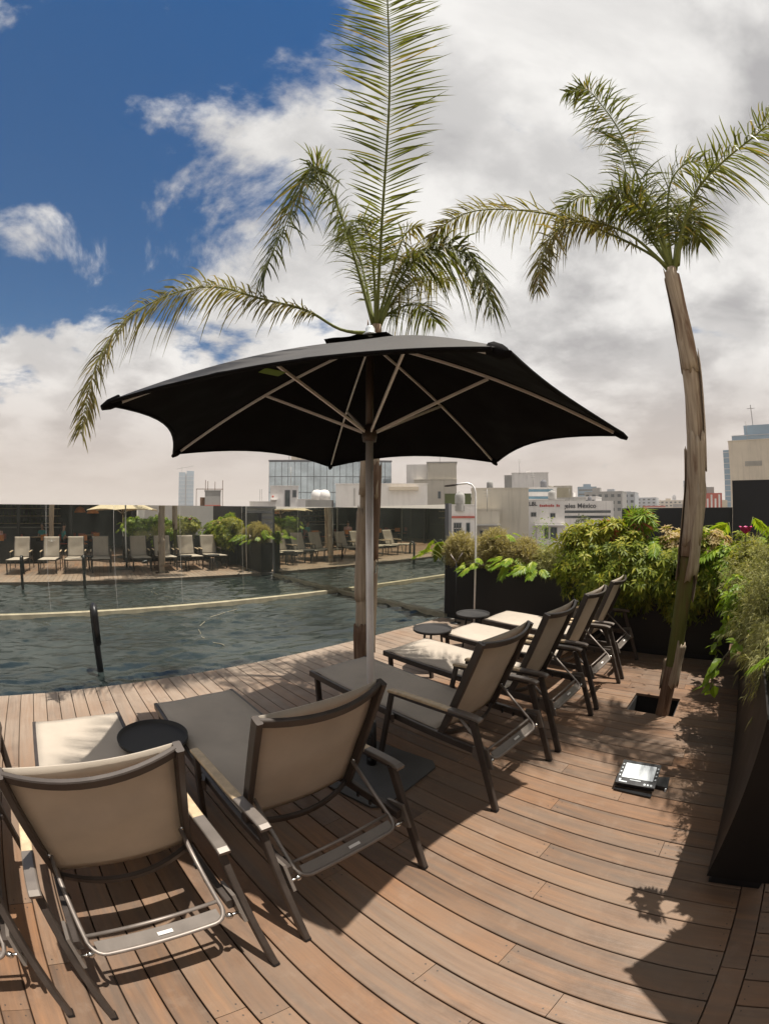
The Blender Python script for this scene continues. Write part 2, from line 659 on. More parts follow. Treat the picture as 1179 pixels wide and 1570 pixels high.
def water_mat():
    m, nt, b = new_mat('pool_water')
    g = nt.nodes.new('ShaderNodeNewGeometry')
    f = tex_noise(nt, .6, 3, .5, g.outputs['Position'])
    nt.links.new(ramp(nt, f, [(.35, (.014, .020, .020)), (.65, (.028, .037, .035))]), b.inputs['Base Color'])
    b.inputs['Roughness'].default_value = .03
    b.inputs['IOR'].default_value = 1.33
    b.inputs['Specular IOR Level'].default_value = 1.0
    w1 = tex_noise(nt, 1.0, 4, .6, vscale(nt, g.outputs['Position'], (1.7, 4.2, 1)), 1.6)
    w2 = tex_noise(nt, 1.0, 3, .55, vscale(nt, g.outputs['Position'], (6, 14, 1), (3, 1, 0)), 1.0)
    ad = nt.nodes.new('ShaderNodeMath'); ad.operation = 'MULTIPLY_ADD'
    nt.links.new(w2, ad.inputs[0]); ad.inputs[1].default_value = .28; nt.links.new(w1, ad.inputs[2])
    bump(nt, b, ad.outputs[0], .35, .03)
    return m


def bark_mat(name, lo, hi, green=0.0):
    m, nt, b = new_mat(name)
    g = nt.nodes.new('ShaderNodeNewGeometry')
    f = tex_noise(nt, 1.0, 6, .65, vscale(nt, g.outputs['Position'], (38, 38, 2.2)), .7)
    pch = tex_noise(nt, 1.0, 4, .6, vscale(nt, g.outputs['Position'], (9, 9, 1.3)), .5)
    c = ramp(nt, f, [(.28, lo), (.72, hi)])
    c = mixc(nt, mapr(nt, pch, .52, .66, 0, .75), c, (.15, .075, .042))
    if green:
        c = mixc(nt, mapr(nt, pch, .30, .44, green, 0), c, (.085, .090, .018))
    nt.links.new(c, b.inputs['Base Color'])
    b.inputs['Roughness'].default_value = .8
    b.inputs['Specular IOR Level'].default_value = .2
    bump(nt, b, f, .6, .01)
    return m


M['office_glass'] = plain('office_mirror_glass', (.46, .54, .58), .05, .9, .3, .25)
M['dark_green'] = plain('dark_green_screen', (.05, .06, .018), .8)
M['tan_glass'] = plain('tan_glazing', (.36, .32, .22), .4, .2, .2, .3)
M['mirror'] = mirror_mat()
M['water'] = water_mat()
M['bark'] = bark_mat('palm_sheath_bark', (.27, .205, .145), (.56, .455, .34))
M['bark_green'] = bark_mat('green_palm_stem', (.075, .080, .018), (.15, .15, .04))
M['bark_low'] = bark_mat('reddish_palm_base', (.085, .048, .030), (.26, .17, .115))

# ================================================================== SETTING
POOL_Y = 4.43
SEAM0, PITCH_W = 0.824, 0.13708
STRIP_Y0, STRIP_Y1 = -0.62, -0.495

MB().box((-6000, -6000, -14.4), (6000, 6000, -14.0)).build('ground', M['ground'])['kind'] = 'structure'
MB().box((-13, -14, -14.05), (7.4, 9.2, -1.6)).build('terrace_block', M['concrete'])['kind'] = 'structure'

deck = MB().box((-12, -13.9, -.60), (7.2, POOL_Y - .01, -.32)).build('deck', M['void'])
deck['kind'] = 'structure'
# pool side fascia board
MB().box((-12, POOL_Y - .009, -.55), (5.64, POOL_Y + .004, -.032)).build('fascia_board', M['deck_far'], deck)


def plank_mesh(w):
    a = w / 2
    c = .003
    pr = [(-a, -.028), (a, -.028), (a, -c), (a - c, 0), (-a + c, 0), (-a, -c)]
    vs = [(x, y, z) for y in (-.5, .5) for x, z in pr]
    n = len(pr)
    fs = [tuple(range(n)), tuple(reversed(range(n, 2 * n)))] + [(i, n + i, n + (i + 1) % n, (i + 1) % n) for i in range(n)]
    me = bpy.data.meshes.new('plank')
    me.from_pydata(vs, [], fs)
    me.update()
    me.materials.append(M['deck'])
    return me


PLANK = plank_mesh(PITCH_W - .0068)
HOLES = [(3.70, 4.12, .31, .77), (2.66, 3.03, 2.99, 3.38)]
n_plank = 0
far_deck = MB()


def plank(xc, y0, y1, zoff=0.0, far=False):
    global n_plank
    if far:
        a = (PITCH_W - .0065) / 2
        far_deck.box((xc - a, y0 + .002, -.028), (xc + a, y1 - .002, 0))
        return
    o = link('plank', PLANK, None, deck)
    o.location = (xc, (y0 + y1) / 2, zoff)
    o.scale = (1, (y1 - y0) - .003, 1)
    n_plank += 1


def run(xc, y0, y1, far=False):
    y = y0
    first = True
    while y < y1 - .01:
        L = rng.uniform(.5, 2.3) if first else rng.choice([1.1, 1.5, 1.8, 2.2, 2.6]) + rng.uniform(-.15, .15)
        e = min(y + L, y1)
        if y1 - e < .35:
            e = y1
        plank(xc, y, e, rng.uniform(-.0015, .0005), far)
        y = e
        first = False


k0 = int((-11.8 - SEAM0) / PITCH_W)
k1 = int((6.9 - SEAM0) / PITCH_W)
for k in range(k0, k1):
    xc = SEAM0 + (k + .5) * PITCH_W
    near = -1.9 < xc < 5.62
    spans = [(STRIP_Y1 + .004, POOL_Y)]
    for hx0, hx1, hy0, hy1 in HOLES:
        if hx0 < xc < hx1:
            spans = [(STRIP_Y1 + .004, hy0), (hy1, POOL_Y)]
    if xc > 5.62:
        spans = [(STRIP_Y1 + .004, 4.2)]
    for a, b_ in spans:
        run(xc, a, b_, not near)
    run(xc, -1.9, STRIP_Y0 - .004, not (.5 < xc < 1.8))
    run(xc, -13.5, -1.9, True)
scr = MB()
for o in list(deck.children):
    if o.name.startswith('plank'):
        for sy in (-1, 1):
            for sx in (-.036, .036):
                cx_, cy_ = o.location.x + sx + rng.uniform(-.006, .006), o.location.y + sy * (o.scale.y / 2 - .028)
                scr.add([(cx_ + .0042 * math.cos(q * 1.0472), cy_ + .0042 * math.sin(q * 1.0472), o.location.z + .0007) for q in range(6)], [tuple(range(6))])
so = scr.build('screw_heads', M['bronze'], deck)
so['kind'] = 'stuff'
fd = far_deck.build('planks_beyond', M['deck_far'], deck)
fd['kind'] = 'stuff'
# border board across the plank ends
for a, b_ in ((-6.0, -3.2), (-3.2, -.9), (-.9, 1.285), (1.285, 3.6), (3.6, 5.3)):
    o = MB().sweep([(a + .002, -.5575, -.014), (b_ - .002, -.5575, -.014)], rect(.121, .028, .003)).build('border_plank', M['deck'], deck)
# dark lining added inside the two tree openings, closed to block side light
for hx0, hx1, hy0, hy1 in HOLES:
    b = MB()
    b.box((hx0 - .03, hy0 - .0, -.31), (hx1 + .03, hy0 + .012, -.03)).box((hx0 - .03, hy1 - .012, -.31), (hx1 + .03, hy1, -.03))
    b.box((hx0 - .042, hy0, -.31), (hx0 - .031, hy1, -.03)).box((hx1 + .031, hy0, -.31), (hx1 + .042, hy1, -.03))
    b.build('opening_light_block', M['void'], deck)

# pool
CORNER = Vector((6.19, 7.973, 0))
D1 = Vector((-1, .056, 0)).normalized()      # along the far glass, away from the corner
D2 = Vector((-.056, -1, 0)).normalized()     # along the end glass, towards the deck
WATER_Z = -.085
wv = [(-11.9, POOL_Y + .006, WATER_Z), (6.3, POOL_Y + .006, WATER_Z), (6.3, 8.0, WATER_Z), (-11.9, 9.02, WATER_Z)]


def water_mesh():
    nx, ny = 520, 200
    xs = np.concatenate([np.linspace(-11.9, -3.2, 60)[:-1], np.linspace(-3.2, 6.3, nx - 59)])
    ys = np.linspace(POOL_Y + .006, 9.02, ny)
    X, Y = np.meshgrid(xs, ys, indexing='ij')
    g = np.random.default_rng(5)
    Z = np.zeros_like(X)
    nw = 26
    for i in range(nw):
        lam = .13 * (1.35 ** (i * 6 / nw)) * g.uniform(.9, 1.1)
        a = math.pi / 2 - .15 + g.normal(0, .50)
        k = 2 * math.pi / lam
        amp = .225 / k / math.sqrt(nw / 2) * (1.1 if lam > .25 else .95)
        ph = g.uniform(0, 6.28)
        wob = .35 * np.sin(X * g.uniform(.6, 1.6) + Y * g.uniform(.5, 1.4) + g.uniform(0, 6))
        Z += amp * np.sin(k * (np.cos(a) * X + np.sin(a) * Y) + ph + wob * 2.0)
    # calm and rippled patches
    m = .72 + .38 * np.sin(X * 1.05 + .6 * Y + 1.0) * np.sin(Y * 1.3 - .35 * X + .4)
    Z = WATER_Z + Z * np.clip(m, .25, 1.2)
    V = np.stack([X.ravel(), Y.ravel(), Z.ravel()], 1)
    i, j = np.meshgrid(np.arange(len(xs) - 1), np.arange(ny - 1), indexing='ij')
    q = (i * ny + j).ravel()
    F = np.stack([q, q + ny, q + ny + 1, q + 1], 1)
    return np_mesh('pool_water', V, [F], True)


link('pool_water', water_mesh(), M['water'])['kind'] = 'structure'


def wall_strip(mb, p, d, nrm, s0, s1, z0, z1, t0, t1):
    """box along direction d from s0 to s1, thickness t0..t1 along nrm"""
    vs = []
    for z in (z0, z1):
        for s, t in ((s0, t0), (s1, t0), (s1, t1), (s0, t1)):
            q = p + d * s + nrm * t
            vs.append((q.x, q.y, z))
    return mb.add(vs, [(0, 1, 2, 3), (7, 6, 5, 4), (0, 4, 5, 1), (1, 5, 6, 2), (2, 6, 7, 3), (3, 7, 4, 0)])


N1 = Vector((-.056, -1, 0)).normalized()     # faces the deck
N2 = Vector((-1, .056, 0)).normalized()
GL_TOP = 1.905
led = MB()
wall_strip(led, CORNER, D1, N1, -.02, 18.0, -.6, -.012, -.1, .085)
led.build('pool_ledge', M['stone'])['kind'] = 'structure'
led = MB()
wall_strip(led, CORNER, D2, N2, .086, 3.36, -.6, -.0135, -.1, .075)
led.build('pool_ledge', M['stone'])['kind'] = 'structure'

gw = empty('glass_wall', (CORNER.x, CORNER.y, -.022))
tag(gw, 'long mirrored glass wall along the far side of the pool', 'glass wall')
s = .018
for i, w in enumerate([1.05, 1.32, 1.32, 1.32, 1.32, 1.32, 1.32, 1.32, 1.32, 1.32, 1.32, 1.32]):
    p = MB()
    wall_strip(p, Vector((0, 0, 0)), D1, N1, s, s + w - .004, .0, GL_TOP + .022, 0, .014)
    p.build('glass_panel', M['mirror'], gw)
    s += w
gw = empty('glass_wall', (CORNER.x, CORNER.y, -.0235))
tag(gw, 'short mirrored glass wall closing the end of the pool beside the black planter', 'glass wall')
s = .0
for i, w in enumerate([1.1, 1.1, 1.12]):
    p = MB()
    wall_strip(p, Vector((0, 0, 0)), D2, N2, s, s + w - .004, .0, GL_TOP + .0235, 0, .014)
    p.build('glass_panel', M['mirror'], gw)
    s += w
p = MB()
wall_strip(p, Vector((0, 0, 0)), D2, N2, s, s + .085, .0, GL_TOP + .04, -.05, .03)
p.build('end_post', M['grey_wall'], gw)

# dark parapet walls behind the planting
w = MB().box((6.6, -.045, -1.0), (6.75, 1.70, 1.81)).build('parapet_wall', M['slate'])
tag(w, 'low dark slate parapet wall behind the flowering hedge', 'wall')
w = MB().box((6.55, -4.5, -1.0), (6.75, -.05, 2.175)).build('parapet_wall', M['slate'])
tag(w, 'tall dark slate wall section at the right edge of the picture', 'wall')


# ------------------------------------------------------------------ planters
def planter(x0, x1, y0, y1, h, label, plinth=.07, nseg=0):
    root = empty('planter', ((x0 + x1) / 2, (y0 + y1) / 2, 0))
    tag(root, label, 'planter')
    ax, ay = (x1 - x0) / 2, (y1 - y0) / 2
    b = MB()
    t = .012
    # four sheet sides with a folded rim
    b.box((-ax, -ay, plinth), (-ax + t, ay, h)).box((ax - t, -ay, plinth), (ax, ay, h))
    b.box((-ax + t, -ay, plinth), (ax - t, -ay + t, h)).box((-ax + t, ay - t, plinth), (ax - t, ay, h))
    b.box((-ax + t, -ay + t, plinth), (ax - t, ay - t, plinth + t))
    b.build('box', M['planter'], root)
    MB().box((-ax + t, -ay + t, h - .018), (-ax + .04, ay - t, h - .004)).build('rim', M['planter'], root)
    MB().box((ax - .04, -ay + t, h - .018), (ax - t, ay - t, h - .004)).build('rim', M['planter'], root)
    MB().box((-ax + .03, -ay + .03, .002), (ax - .03, ay - .03, plinth)).build('plinth', M['black'], root)
    MB().box((-ax + t + .001, -ay + t + .001, h - .12), (ax - t - .001, ay - t - .001, h - .06)).build('soil', M['soil'], root)
    return root


planter(5.65, 6.04, 2.06, 4.40, .89, 'black sheet planter with straw-coloured bushes beside the pool corner')
planter(5.38, 5.98, -.12, 2.04, .88, 'black planter hidden under the overhanging leafy hedge behind the leaning palm')
planter(1.77, 5.30, -.62, -.272, .93, 'tall narrow black planter along the right edge of the deck')
planter(-4.3, -1.25, -.75, -.30, .76, 'low black planter behind the loungers, seen only in the mirror glass')

# ================================================================== LOUNGERS
LY = 1.9          # local origin in Y (the middle of the lounger)


def make_lounger():
    root = empty('sun_lounger', (0, LY, 0))

    def P(x, Y, z):
        return (x, Y - LY, z)

    bz, fb = M['bronze'], M['sling']
    rail_z = lambda Y: .345 + (Y - 1.16) / (2.86 - 1.16) * .06
    for s in (-1, 1):
        # long seat rail
        MB().bar(P(s * .300, 2.875, .405), P(s * .300, 1.14, .345), .028, .05).build('seat_rail', bz, root)
        MB().bar(P(s * .288, 2.80, .385), P(s * .292, 2.765, .0), .045, .03, (0, 1, 0)).build('foot_leg', bz, root)
        # arm posts
        MB().bar(P(s * .348, 1.875, .565), P(s * .352, 1.985, .0), .026, .038, (0, 1, 0)).build('front_leg', bz, root)
        rl = MB().bar(P(s * .348, 1.235, .565), P(s * .352, 1.02, .012), .028, .042, (0, 1, 0)).build('rear_leg', bz, root)
        MB().bar(P(s * .352, 1.0245, .014), P(s * .352, 1.019, .0), .032, .046, (0, 1, 0)).build('foot_cap', M['black'], rl)
        # bracket between rail and front leg
        b = MB()
        b.sweep([P(s * .315, 1.90, .366), P(s * .334, 1.91, .366)], [(-.035, -.03), (.035, .012), (.035, .03), (-.035, .03)])
        b.build('bracket', bz, root)
        # gusset joining rail and rear leg
        g = MB()
        y0, y1 = 1.16, 1.075
        x0, x1 = sorted((s * .3145, s * .3285))
        poly = [(1.235, .385), (1.235, .315), (1.125, .262), (1.085, .275), (1.135, .395)]
        vs = [P(x0, Y, z) for Y, z in poly] + [P(x1, Y, z) for Y, z in poly]
        n = len(poly)
        g.add(vs, [tuple(range(n)), tuple(reversed(range(n, 2 * n)))] + [(i, n + i, n + (i + 1) % n, (i + 1) % n) for i in range(n)])
        g.build('gusset', M['bronze_light'], root)
        bo = MB()
        bo.ball(P(s * .278, 1.125, .300), .015, 10, 6)
        bo.tube([P(s * .262, 1.125, .300), P(s * .33, 1.125, .300)], .007, 8, up=(0, 0, 1))
        bo.build('bolt', M['chrome'], root)
        # arm: wooden pad, metal end curling down over the leg
        aw = .046
        arm = MB()
        pts = [P(s * .348, Y, z) for Y, z in ((1.895, .576), (1.80, .584), (1.60, .590), (1.40, .592))]
        arm.sweep(pts, rect(aw, .020, .006))
        a = arm.build('armrest', M['armwood'], root)
        cap = MB()
        pts = [P(s * .348, Y, z) for Y, z in ((1.399, .592), (1.30, .594), (1.235, .592), (1.200, .588), (1.180, .580))]
        cap.sweep(pts, rect(aw + .002, .022, .006))
        cap.build('arm_cap', M['bronze_light'], a)
        und = MB().bar(P(s * .348, 1.875, .558), P(s * .348, 1.25, .570), .03, .014)
        und.build('arm_bar', bz, a)
        # back rail
        MB().bar(P(s * .292, 1.508, .352), P(s * .292, 1.243, 1.022), .028, .046, (0, 1, 0)).build('back_rail', bz, root)
    # foot cross bar
    MB().bar(P(-.286, 2.845, .395), P(.286, 2.845, .395), .03, .03).build('foot_bar', bz, root)
    MB().bar(P(-.286, 1.62, .345), P(.286, 1.62, .345), .03, .03).build('seat_bar', bz, root)

    # curved cross bars of the back, bowed backwards
    def bow(z, depth, h=.028):
        yc = 1.508 + (z - .352) / (1.022 - .352) * (1.243 - 1.508)
        return [P(x, yc - depth * (1 - (x / .28) ** 2), z - depth * .28 * (1 - (x / .28) ** 2)) for x in np.linspace(-.28, .28, 13)]
    MB().sweep(bow(1.005, .060), rect(.020, .040, .005), (0, -.37, .93)).build('top_bar', bz, root)
    MB().sweep(bow(.365, .065), rect(.020, .040, .005), (0, -.37, .93)).build('bottom_bar', bz, root)

    # sling cloth
    def sheet(fn, nu, nv, name, th=.004):
        vs, fs = [], []
        for i in range(nu + 1):
            for j in range(nv + 1):
                vs.append(fn(i / nu, j / nv))
        for i in range(nu):
            for j in range(nv):
                a = i * (nv + 1) + j
                fs.append((a, a + nv + 1, a + nv + 2, a + 1))
        mb = MB().add(vs, fs, True)
        o = mb.build(name, fb, root)
        md = o.modifiers.new('s', 'SOLIDIFY')
        md.thickness = th
        md.offset = 0
        return o

    def seat(u, v):
        x = (u - .5) * .578
        Y = 1.545 + v * (2.872 - 1.545)
        z = .345 + (Y - 1.16) / 1.7 * .06 + .028
        sag = .022 * (1 - (2 * u - 1) ** 2) * (math.sin(math.pi * min(1, v * 1.02)) ** .6 if v < .98 else .15)
        if v > .97:
            z -= .008
        cr = .0022 * math.sin(9 * u + 5.0 * v * 3) + .0018 * math.sin(17 * v + 4 * u + 1.3) * (1 - abs(2 * u - 1))
        return P(x, Y, z - sag + cr)
    sheet(seat, 10, 22, 'seat_sling')

    def back(u, v):
        x = (u - .5) * .566
        z = .385 + v * (1.028 - .385)
        Y = 1.508 + (z - .352) / (.67) * (-.265) + .018
        sag = .030 * (1 - (2 * u - 1) ** 2) * (.35 + .65 * (1 - abs(2 * v - 1)))
        cr = .0025 * math.sin(7 * u + 6 * v) + .002 * math.sin(13 * v - 5 * u + .7)
        return P(x, Y - sag + cr, z - sag * .35)
    sheet(back, 10, 14, 'back_sling')
    # adjustable U-shaped support tube behind the back
    pv = (1.425, .545)
    bt = (1.118, .292)
    r = .055
    path = []
    for s in (-1, 1):
        leg = [P(s * .268, pv[0], pv[1]), P(s * .268, pv[0] * .5 + bt[0] * .5, pv[1] * .5 + bt[1] * .5)]
        arc = []
        dY, dz = bt[0] - pv[0], bt[1] - pv[1]
        L = math.hypot(dY, dz)
        for q in range(6):
            a = q / 5 * math.pi / 2
            back_ = r * (1 - math.sin(a))
            arc.append(P(s * (.268 - r + r * math.cos(a)), bt[0] - dY / L * back_, bt[1] - dz / L * back_))
        pts = leg + arc
        path = pts if s == -1 else path + pts[::-1]
    sup = MB().tube(path, .0095, 8, up=(0, .6, .8)).build('support_tube', M['steel'], root)
    f = .80
    cy, cz = pv[0] + (bt[0] - pv[0]) * f, pv[1] + (bt[1] - pv[1]) * f
    MB().tube([P(-.262, cy, cz), P(.262, cy, cz)], .008, 8, up=(0, 1, 0)).build('cross_tube', M['steel'], sup)
    cy2, cz2 = pv[0] + (bt[0] - pv[0]) * .93, pv[1] + (bt[1] - pv[1]) * .93
    MB().bar(P(-.245, cy2, cz2), P(.245, cy2, cz2), .055, .006, (0, -.64, .77)).build('support_plate', M['bronze_light'], sup)
    MB().bar(P(-.005, cy2 - .004, cz2 + .0062), P(.055, cy2 - .004, cz2 + .0062), .014, .002, (0, -.64, .77), .0003).build('maker_tag', M['white'], sup)
    for s in (-1, 1):
        MB().ball(P(s * .276, pv[0], pv[1]), .012, 8, 5).build('pivot', M['chrome'], root)
        for q in range(3):
            Y = 1.40 - q * .09
            MB().bar(P(s * .280, Y, .334 + (Y - 1.16) * .035), P(s * .272, Y, .334 + (Y - 1.16) * .035), .014, .03, c=.002).build('notch_peg', M['black'], root)
    return root


lounger0 = make_lounger()
collect_kids()
LOUNGERS = [
    (.8925, 0.0, 'beige lounger in front of the umbrella foot, right of the tray-top table'),
    (0.0, 0.2, 'nearest beige lounger at bottom left, between the tray-top table and the frame edge'),
    (-.868, 0.0, 'beige lounger cut off by the left edge of the picture'),
    (-1.95, 0.0, 'beige lounger at the far left of the row, seen only in the mirror glass'),
    (2.225, 0.0, 'beige lounger just right of the umbrella pole, nearest of the four behind it'),
    (3.075, 0.3, 'second beige lounger right of the umbrella pole'),
    (3.94, -.3, 'third beige lounger right of the umbrella pole, between the two small tables'),
    (4.77, .4, 'farthest beige lounger, next to the hedge and black planter'),
]
for i, (x, a, lab) in enumerate(LOUNGERS):
    o = lounger0 if i == 0 else copy_tree(lounger0)
    o.location = (x, LY + (.0 if i != 1 else -.045), 0)
    o.rotation_euler = (0, 0, R(a))
    tag(o, lab, 'sun lounger', 'beige sun loungers in a row along the pool')
    if i == 2:
        # printed emblem on the head end of this back
        e = MB()
        for (u, v, w_, h_) in ((-.10, .0, .07, .012), (.10, .0, .07, .012), (0, -.028, .08, .02), (0, .0, .05, .05), (0, .05, .012, .04)):
            z = .90 + v
            Y = 1.508 + (z - .352) / .67 * (-.265) + .008
            e.add([(u - w_ / 2, Y - LY + .0015 + h_ * .2, z - h_ / 2), (u + w_ / 2, Y - LY + .0015 + h_ * .2, z - h_ / 2), (u + w_ / 2, Y - LY + .0015 - h_ * .2, z + h_ / 2), (u - w_ / 2, Y - LY + .0015 - h_ * .2, z + h_ / 2)], [(0, 1, 2, 3)])
        e.build('emblem', M['white'], o)


# ------------------------------------------------------------------ side tables
def make_table():
    root = empty('side_table')
    t = MB()
    t.lathe([(.0005, .452), (.196, .452), (.208, .456), (.212, .475), (.216, .475), (.214, .452), (.205, .444), (.0005, .444)], 40)
    t.build('tray_top', M['tray'], root)
    for k in range(3):
        a = 2 * math.pi * k / 3 + .5
        c, s = math.cos(a), math.sin(a)
        MB().bar((.10 * c, .10 * s, .444), (.150 * c, .150 * s, 0), .022, .022, (c, s, .1)).build('leg', M['black'], root)
    MB().lathe([(.085, .428), (.105, .428), (.105, .443), (.085, .443)], 20).build('leg_ring', M['black'], root)
    return root


table0 = make_table()
collect_kids()
for i, (x, y, rz, lab) in enumerate([
    (.425, 2.33, .4, 'round black tray-top table between the two nearest loungers'),
    (3.61, 2.975, 1.1, 'small round black table at the foot of the loungers, nearer of the far two'),
    (4.51, 3.05, .2, 'small round black table farther back, in front of the black planter')]):
    o = table0 if i == 0 else copy_tree(table0)
    o.location = (x, y, 0)
    o.rotation_euler = (0, 0, rz)
    tag(o, lab, 'side table', 'small round black tables among the loungers')


# ================================================================== UMBRELLAS
def make_umbrella(cx, cy, a0, rad, zr, zt, out_m, in_m, label, tilt=0, plate=True):
    root = empty('parasol', (cx, cy, 0))
    tag(root, label, 'parasol')
    tips = [a0 + k * math.pi / 3 for k in range(6)]
    MB().tube([(0, 0, .03), (0, 0, zt - .62)], .0235, 16, up=(0, 1, 0)).build('pole', M['pole'], root)
    MB().tube([(0, 0, zt - .618), (0, 0, zt - .02)], .025, 14, up=(0, 1, 0)).build('upper_pole', M['pole_dark'], root)
    # foot
    if plate:
        base = MB()
        c_, s_ = math.cos(.14), math.sin(.14)
        pl = []
        a = .335
        for (qx, qy) in ((-1, -1), (1, -1), (1, 1), (-1, 1)):
            for da in ((.06, 0), (0, .06)) if qx * qy > 0 else ((0, .06), (.06, 0)):
                x, y = qx * (a - da[0]), qy * (a - da[1])
                pl.append((x * c_ - y * s_ - .05, x * s_ + y * c_ - .05))
        cxm = sum(p[0] for p in pl) / 8; cym = sum(p[1] for p in pl) / 8
        pl.sort(key=lambda p: math.atan2(p[1] - cym, p[0] - cxm))
        base.prism(pl, .002, .016)
        bp = base.build('base_plate', M['plate'], root)
        MB().tube([(0, 0, .016), (0, 0, .36)], .034, 16, up=(0, 1, 0)).build('base_sleeve', M['black'], root)
        for z in (.10, .28):
            MB().tube([(-.02, -.02, z), (-.06, -.05, z)], .006, 8).ball((-.066, -.054, z), .016, 8, 5).build('clamp_knob', M['black'], root)
    else:
        MB().lathe([(.30, .002), (.30, .05), (.28, .07), (.05, .09), (.04, .3), (.03, .3)], 28).build('base', M['plate'], root)
    hub_z = zt - .63
    MB().lathe([(.026, -.05), (.040, -.05), (.046, -.02), (.046, .01), (.036, .02), (.036, .05), (.026, .05)], 18, (0, 0, hub_z)).build('runner_hub', M['pole_dark'], root)
    MB().lathe([(.026, -.05), (.05, -.05), (.05, .0), (.026, .0)], 18, (0, 0, zt - .03)).build('top_hub', M['pole_dark'], root)

    def rib_pt(a, s):
        # ribs bend a little under the tension of the cloth
        z = zt + (zr - zt) * s + .028 * math.sin(math.pi * s)
        return Vector((rad * s * math.cos(a), rad * s * math.sin(a), z))
    for a in tips:
        pts = [rib_pt(a, s) - Vector((0, 0, .022)) for s in np.linspace(.03, .985, 9)]
        rb = MB().sweep(pts, rect(.010, .018, .003)).build('rib', M['rib'], root)
        st = rib_pt(a, .47) - Vector((0, 0, .034))
        h0 = Vector((.042 * math.cos(a), .042 * math.sin(a), hub_z + .01))
        MB().bar(h0, st, .012, .018, c=.003).build('strut', M['rib'], root)
        tp = MB()
        p0, p1 = rib_pt(a, .955), rib_pt(a, 1.008)
        tp.sweep([p0 - Vector((0, 0, .012)), p0 * .4 + p1 * .6 - Vector((0, 0, .014)), p1 - Vector((0, 0, .016))], [circ(.026, 8), circ(.024, 8), circ(.012, 8)], smooth=True)
        tp.build('tip_pocket', in_m, root)

    def cone(rad_f, z_off, scoop, s0, name, nv=12, nu=12):
        for lay, mt, dz in (('outer', out_m, .004), ('lining', in_m, -.004)):
            if name == 'vent_cap' and lay == 'lining':
                continue
            mb = MB()
            for k in range(6):
                a, b_ = tips[k], tips[(k + 1) % 6]
                vs, fs = [], []
                for i in range(nv + 1):
                    for j in range(nu + 1):
                        t = j / nu
                        smax = rad_f * (1 - scoop * (1 - (2 * t - 1) ** 2))
                        s_ = s0 + (smax - s0) * i / nv
                        p = rib_pt(a, s_) * (1 - t) + rib_pt(b_, s_) * t
                        sag = .030 * (1 - (2 * t - 1) ** 2) * math.sin(math.pi * min(1, i / nv)) * s_
                        wr = .006 * math.sin(j * 1.9 + k * 2.1) * (i / nv) ** 2 * (1 - (2 * t - 1) ** 2)
                        vs.append((p.x, p.y, p.z - sag + wr + z_off + dz))
                for i in range(nv):
                    for j in range(nu):
                        q = i * (nu + 1) + j
                        fs.append((q, q + nu + 1, q + nu + 2, q + 1))
                mb.add(vs, fs, True)
            nm = {'canopy': {'outer': 'canopy', 'lining': 'canopy_lining'}}.get(name, {}).get(lay, name)
            yield mb.build(nm, mt, root)
    can = list(cone(1.0, 0, .085, .02, 'canopy'))[0]
    list(cone(.24, .030, .12, .01, 'vent_cap', 4, 8))
    # hem along each edge
    for k in range(6):
        a, b_ = tips[k], tips[(k + 1) % 6]
        pts = []
        for t in np.linspace(0.02, .98, 12):
            s_ = 1 - .085 * (1 - (2 * t - 1) ** 2)
            p = rib_pt(a, s_) * (1 - t) + rib_pt(b_, s_) * t
            pts.append((p.x, p.y, p.z - .003))
        MB().sweep(pts, rect(.022, .012, .003)).build('hem', in_m, root)
    MB().lathe([(.001, .10), (.018, .10), (.03, .08), (.03, .05), (.045, .04), (.045, .03), (.001, .03)], 16, (0, 0, zt)).build('finial', M['screen'], root)
    return root, rib_pt, tips


par, rib_pt, tips = make_umbrella(1.76, 1.95, R(2), 1.56, 2.19, 2.85, M['canopy_out'], M['canopy_in'], 'large black parasol on a pale pole between the loungers')
# care tag sewn under the near panel
tg = rib_pt(tips[3], .82) * .56 + rib_pt(tips[4], .82) * .44
MB().box((tg.x - .045, tg.y - .03, tg.z - .052), (tg.x + .045, tg.y + .03, tg.z - .050)).build('care_tag', M['leaf_bright'], par)
make_umbrella(1.87, -2.02, R(104), 1.62, 1.92, 2.42, M['cream'], M['cream'], 'cream parasol outside the right of the picture, seen only in the mirror glass', plate=False)

# ================================================================== LAMPS, RAILS, FLOODLIGHT
root = empty('lamp_post', (5.45, 3.66, 0))
tag(root, 'slim pole lamp with a bent-over flat head in front of the planter', 'lamp')
MB().lathe([(.001, .02), (.06, .02), (.07, .0), (.001, .0)][::-1], 18).build('base', M['black'], root)
pts = [(0, 0, .02), (0, 0, 1.0), (0, 0, 2.05), (-.01, .02, 2.13), (-.03, .055, 2.18), (-.06, .11, 2.20), (-.10, .19, 2.195), (-.13, .26, 2.185)]
MB().tube(pts, .0155, 10, up=(1, .2, 0)).build('pole', M['pole'], root)
MB().sweep([(-.125, .25, 2.184), (-.145, .30, 2.176), (-.185, .40, 2.166), (-.20, .44, 2.164)], [rect(.03, .02), rect(.065, .028), rect(.065, .026), rect(.03, .016)]).build('lamp_head', M['bronze'], root)
root = empty('torch_stand', (5.45, 4.02, 0))
tag(root, 'thin black stand with a small forked top near the pool corner', 'stand')
MB().tube([(0, 0, 0), (0, 0, .98)], .009, 8, up=(0, 1, 0)).build('pole', M['black'], root)
MB().lathe([(.001, .0), (.09, .0), (.09, .008), (.001, .012)], 16).build('base', M['black'], root)
for s, l in ((-1, .16), (1, .13)):
    MB().tube([(0, 0, .97), (-.02 * s, .10 * s, .97 + l)], .009, 8, up=(1, 0, 0)).build('fork', M['steel'], root)


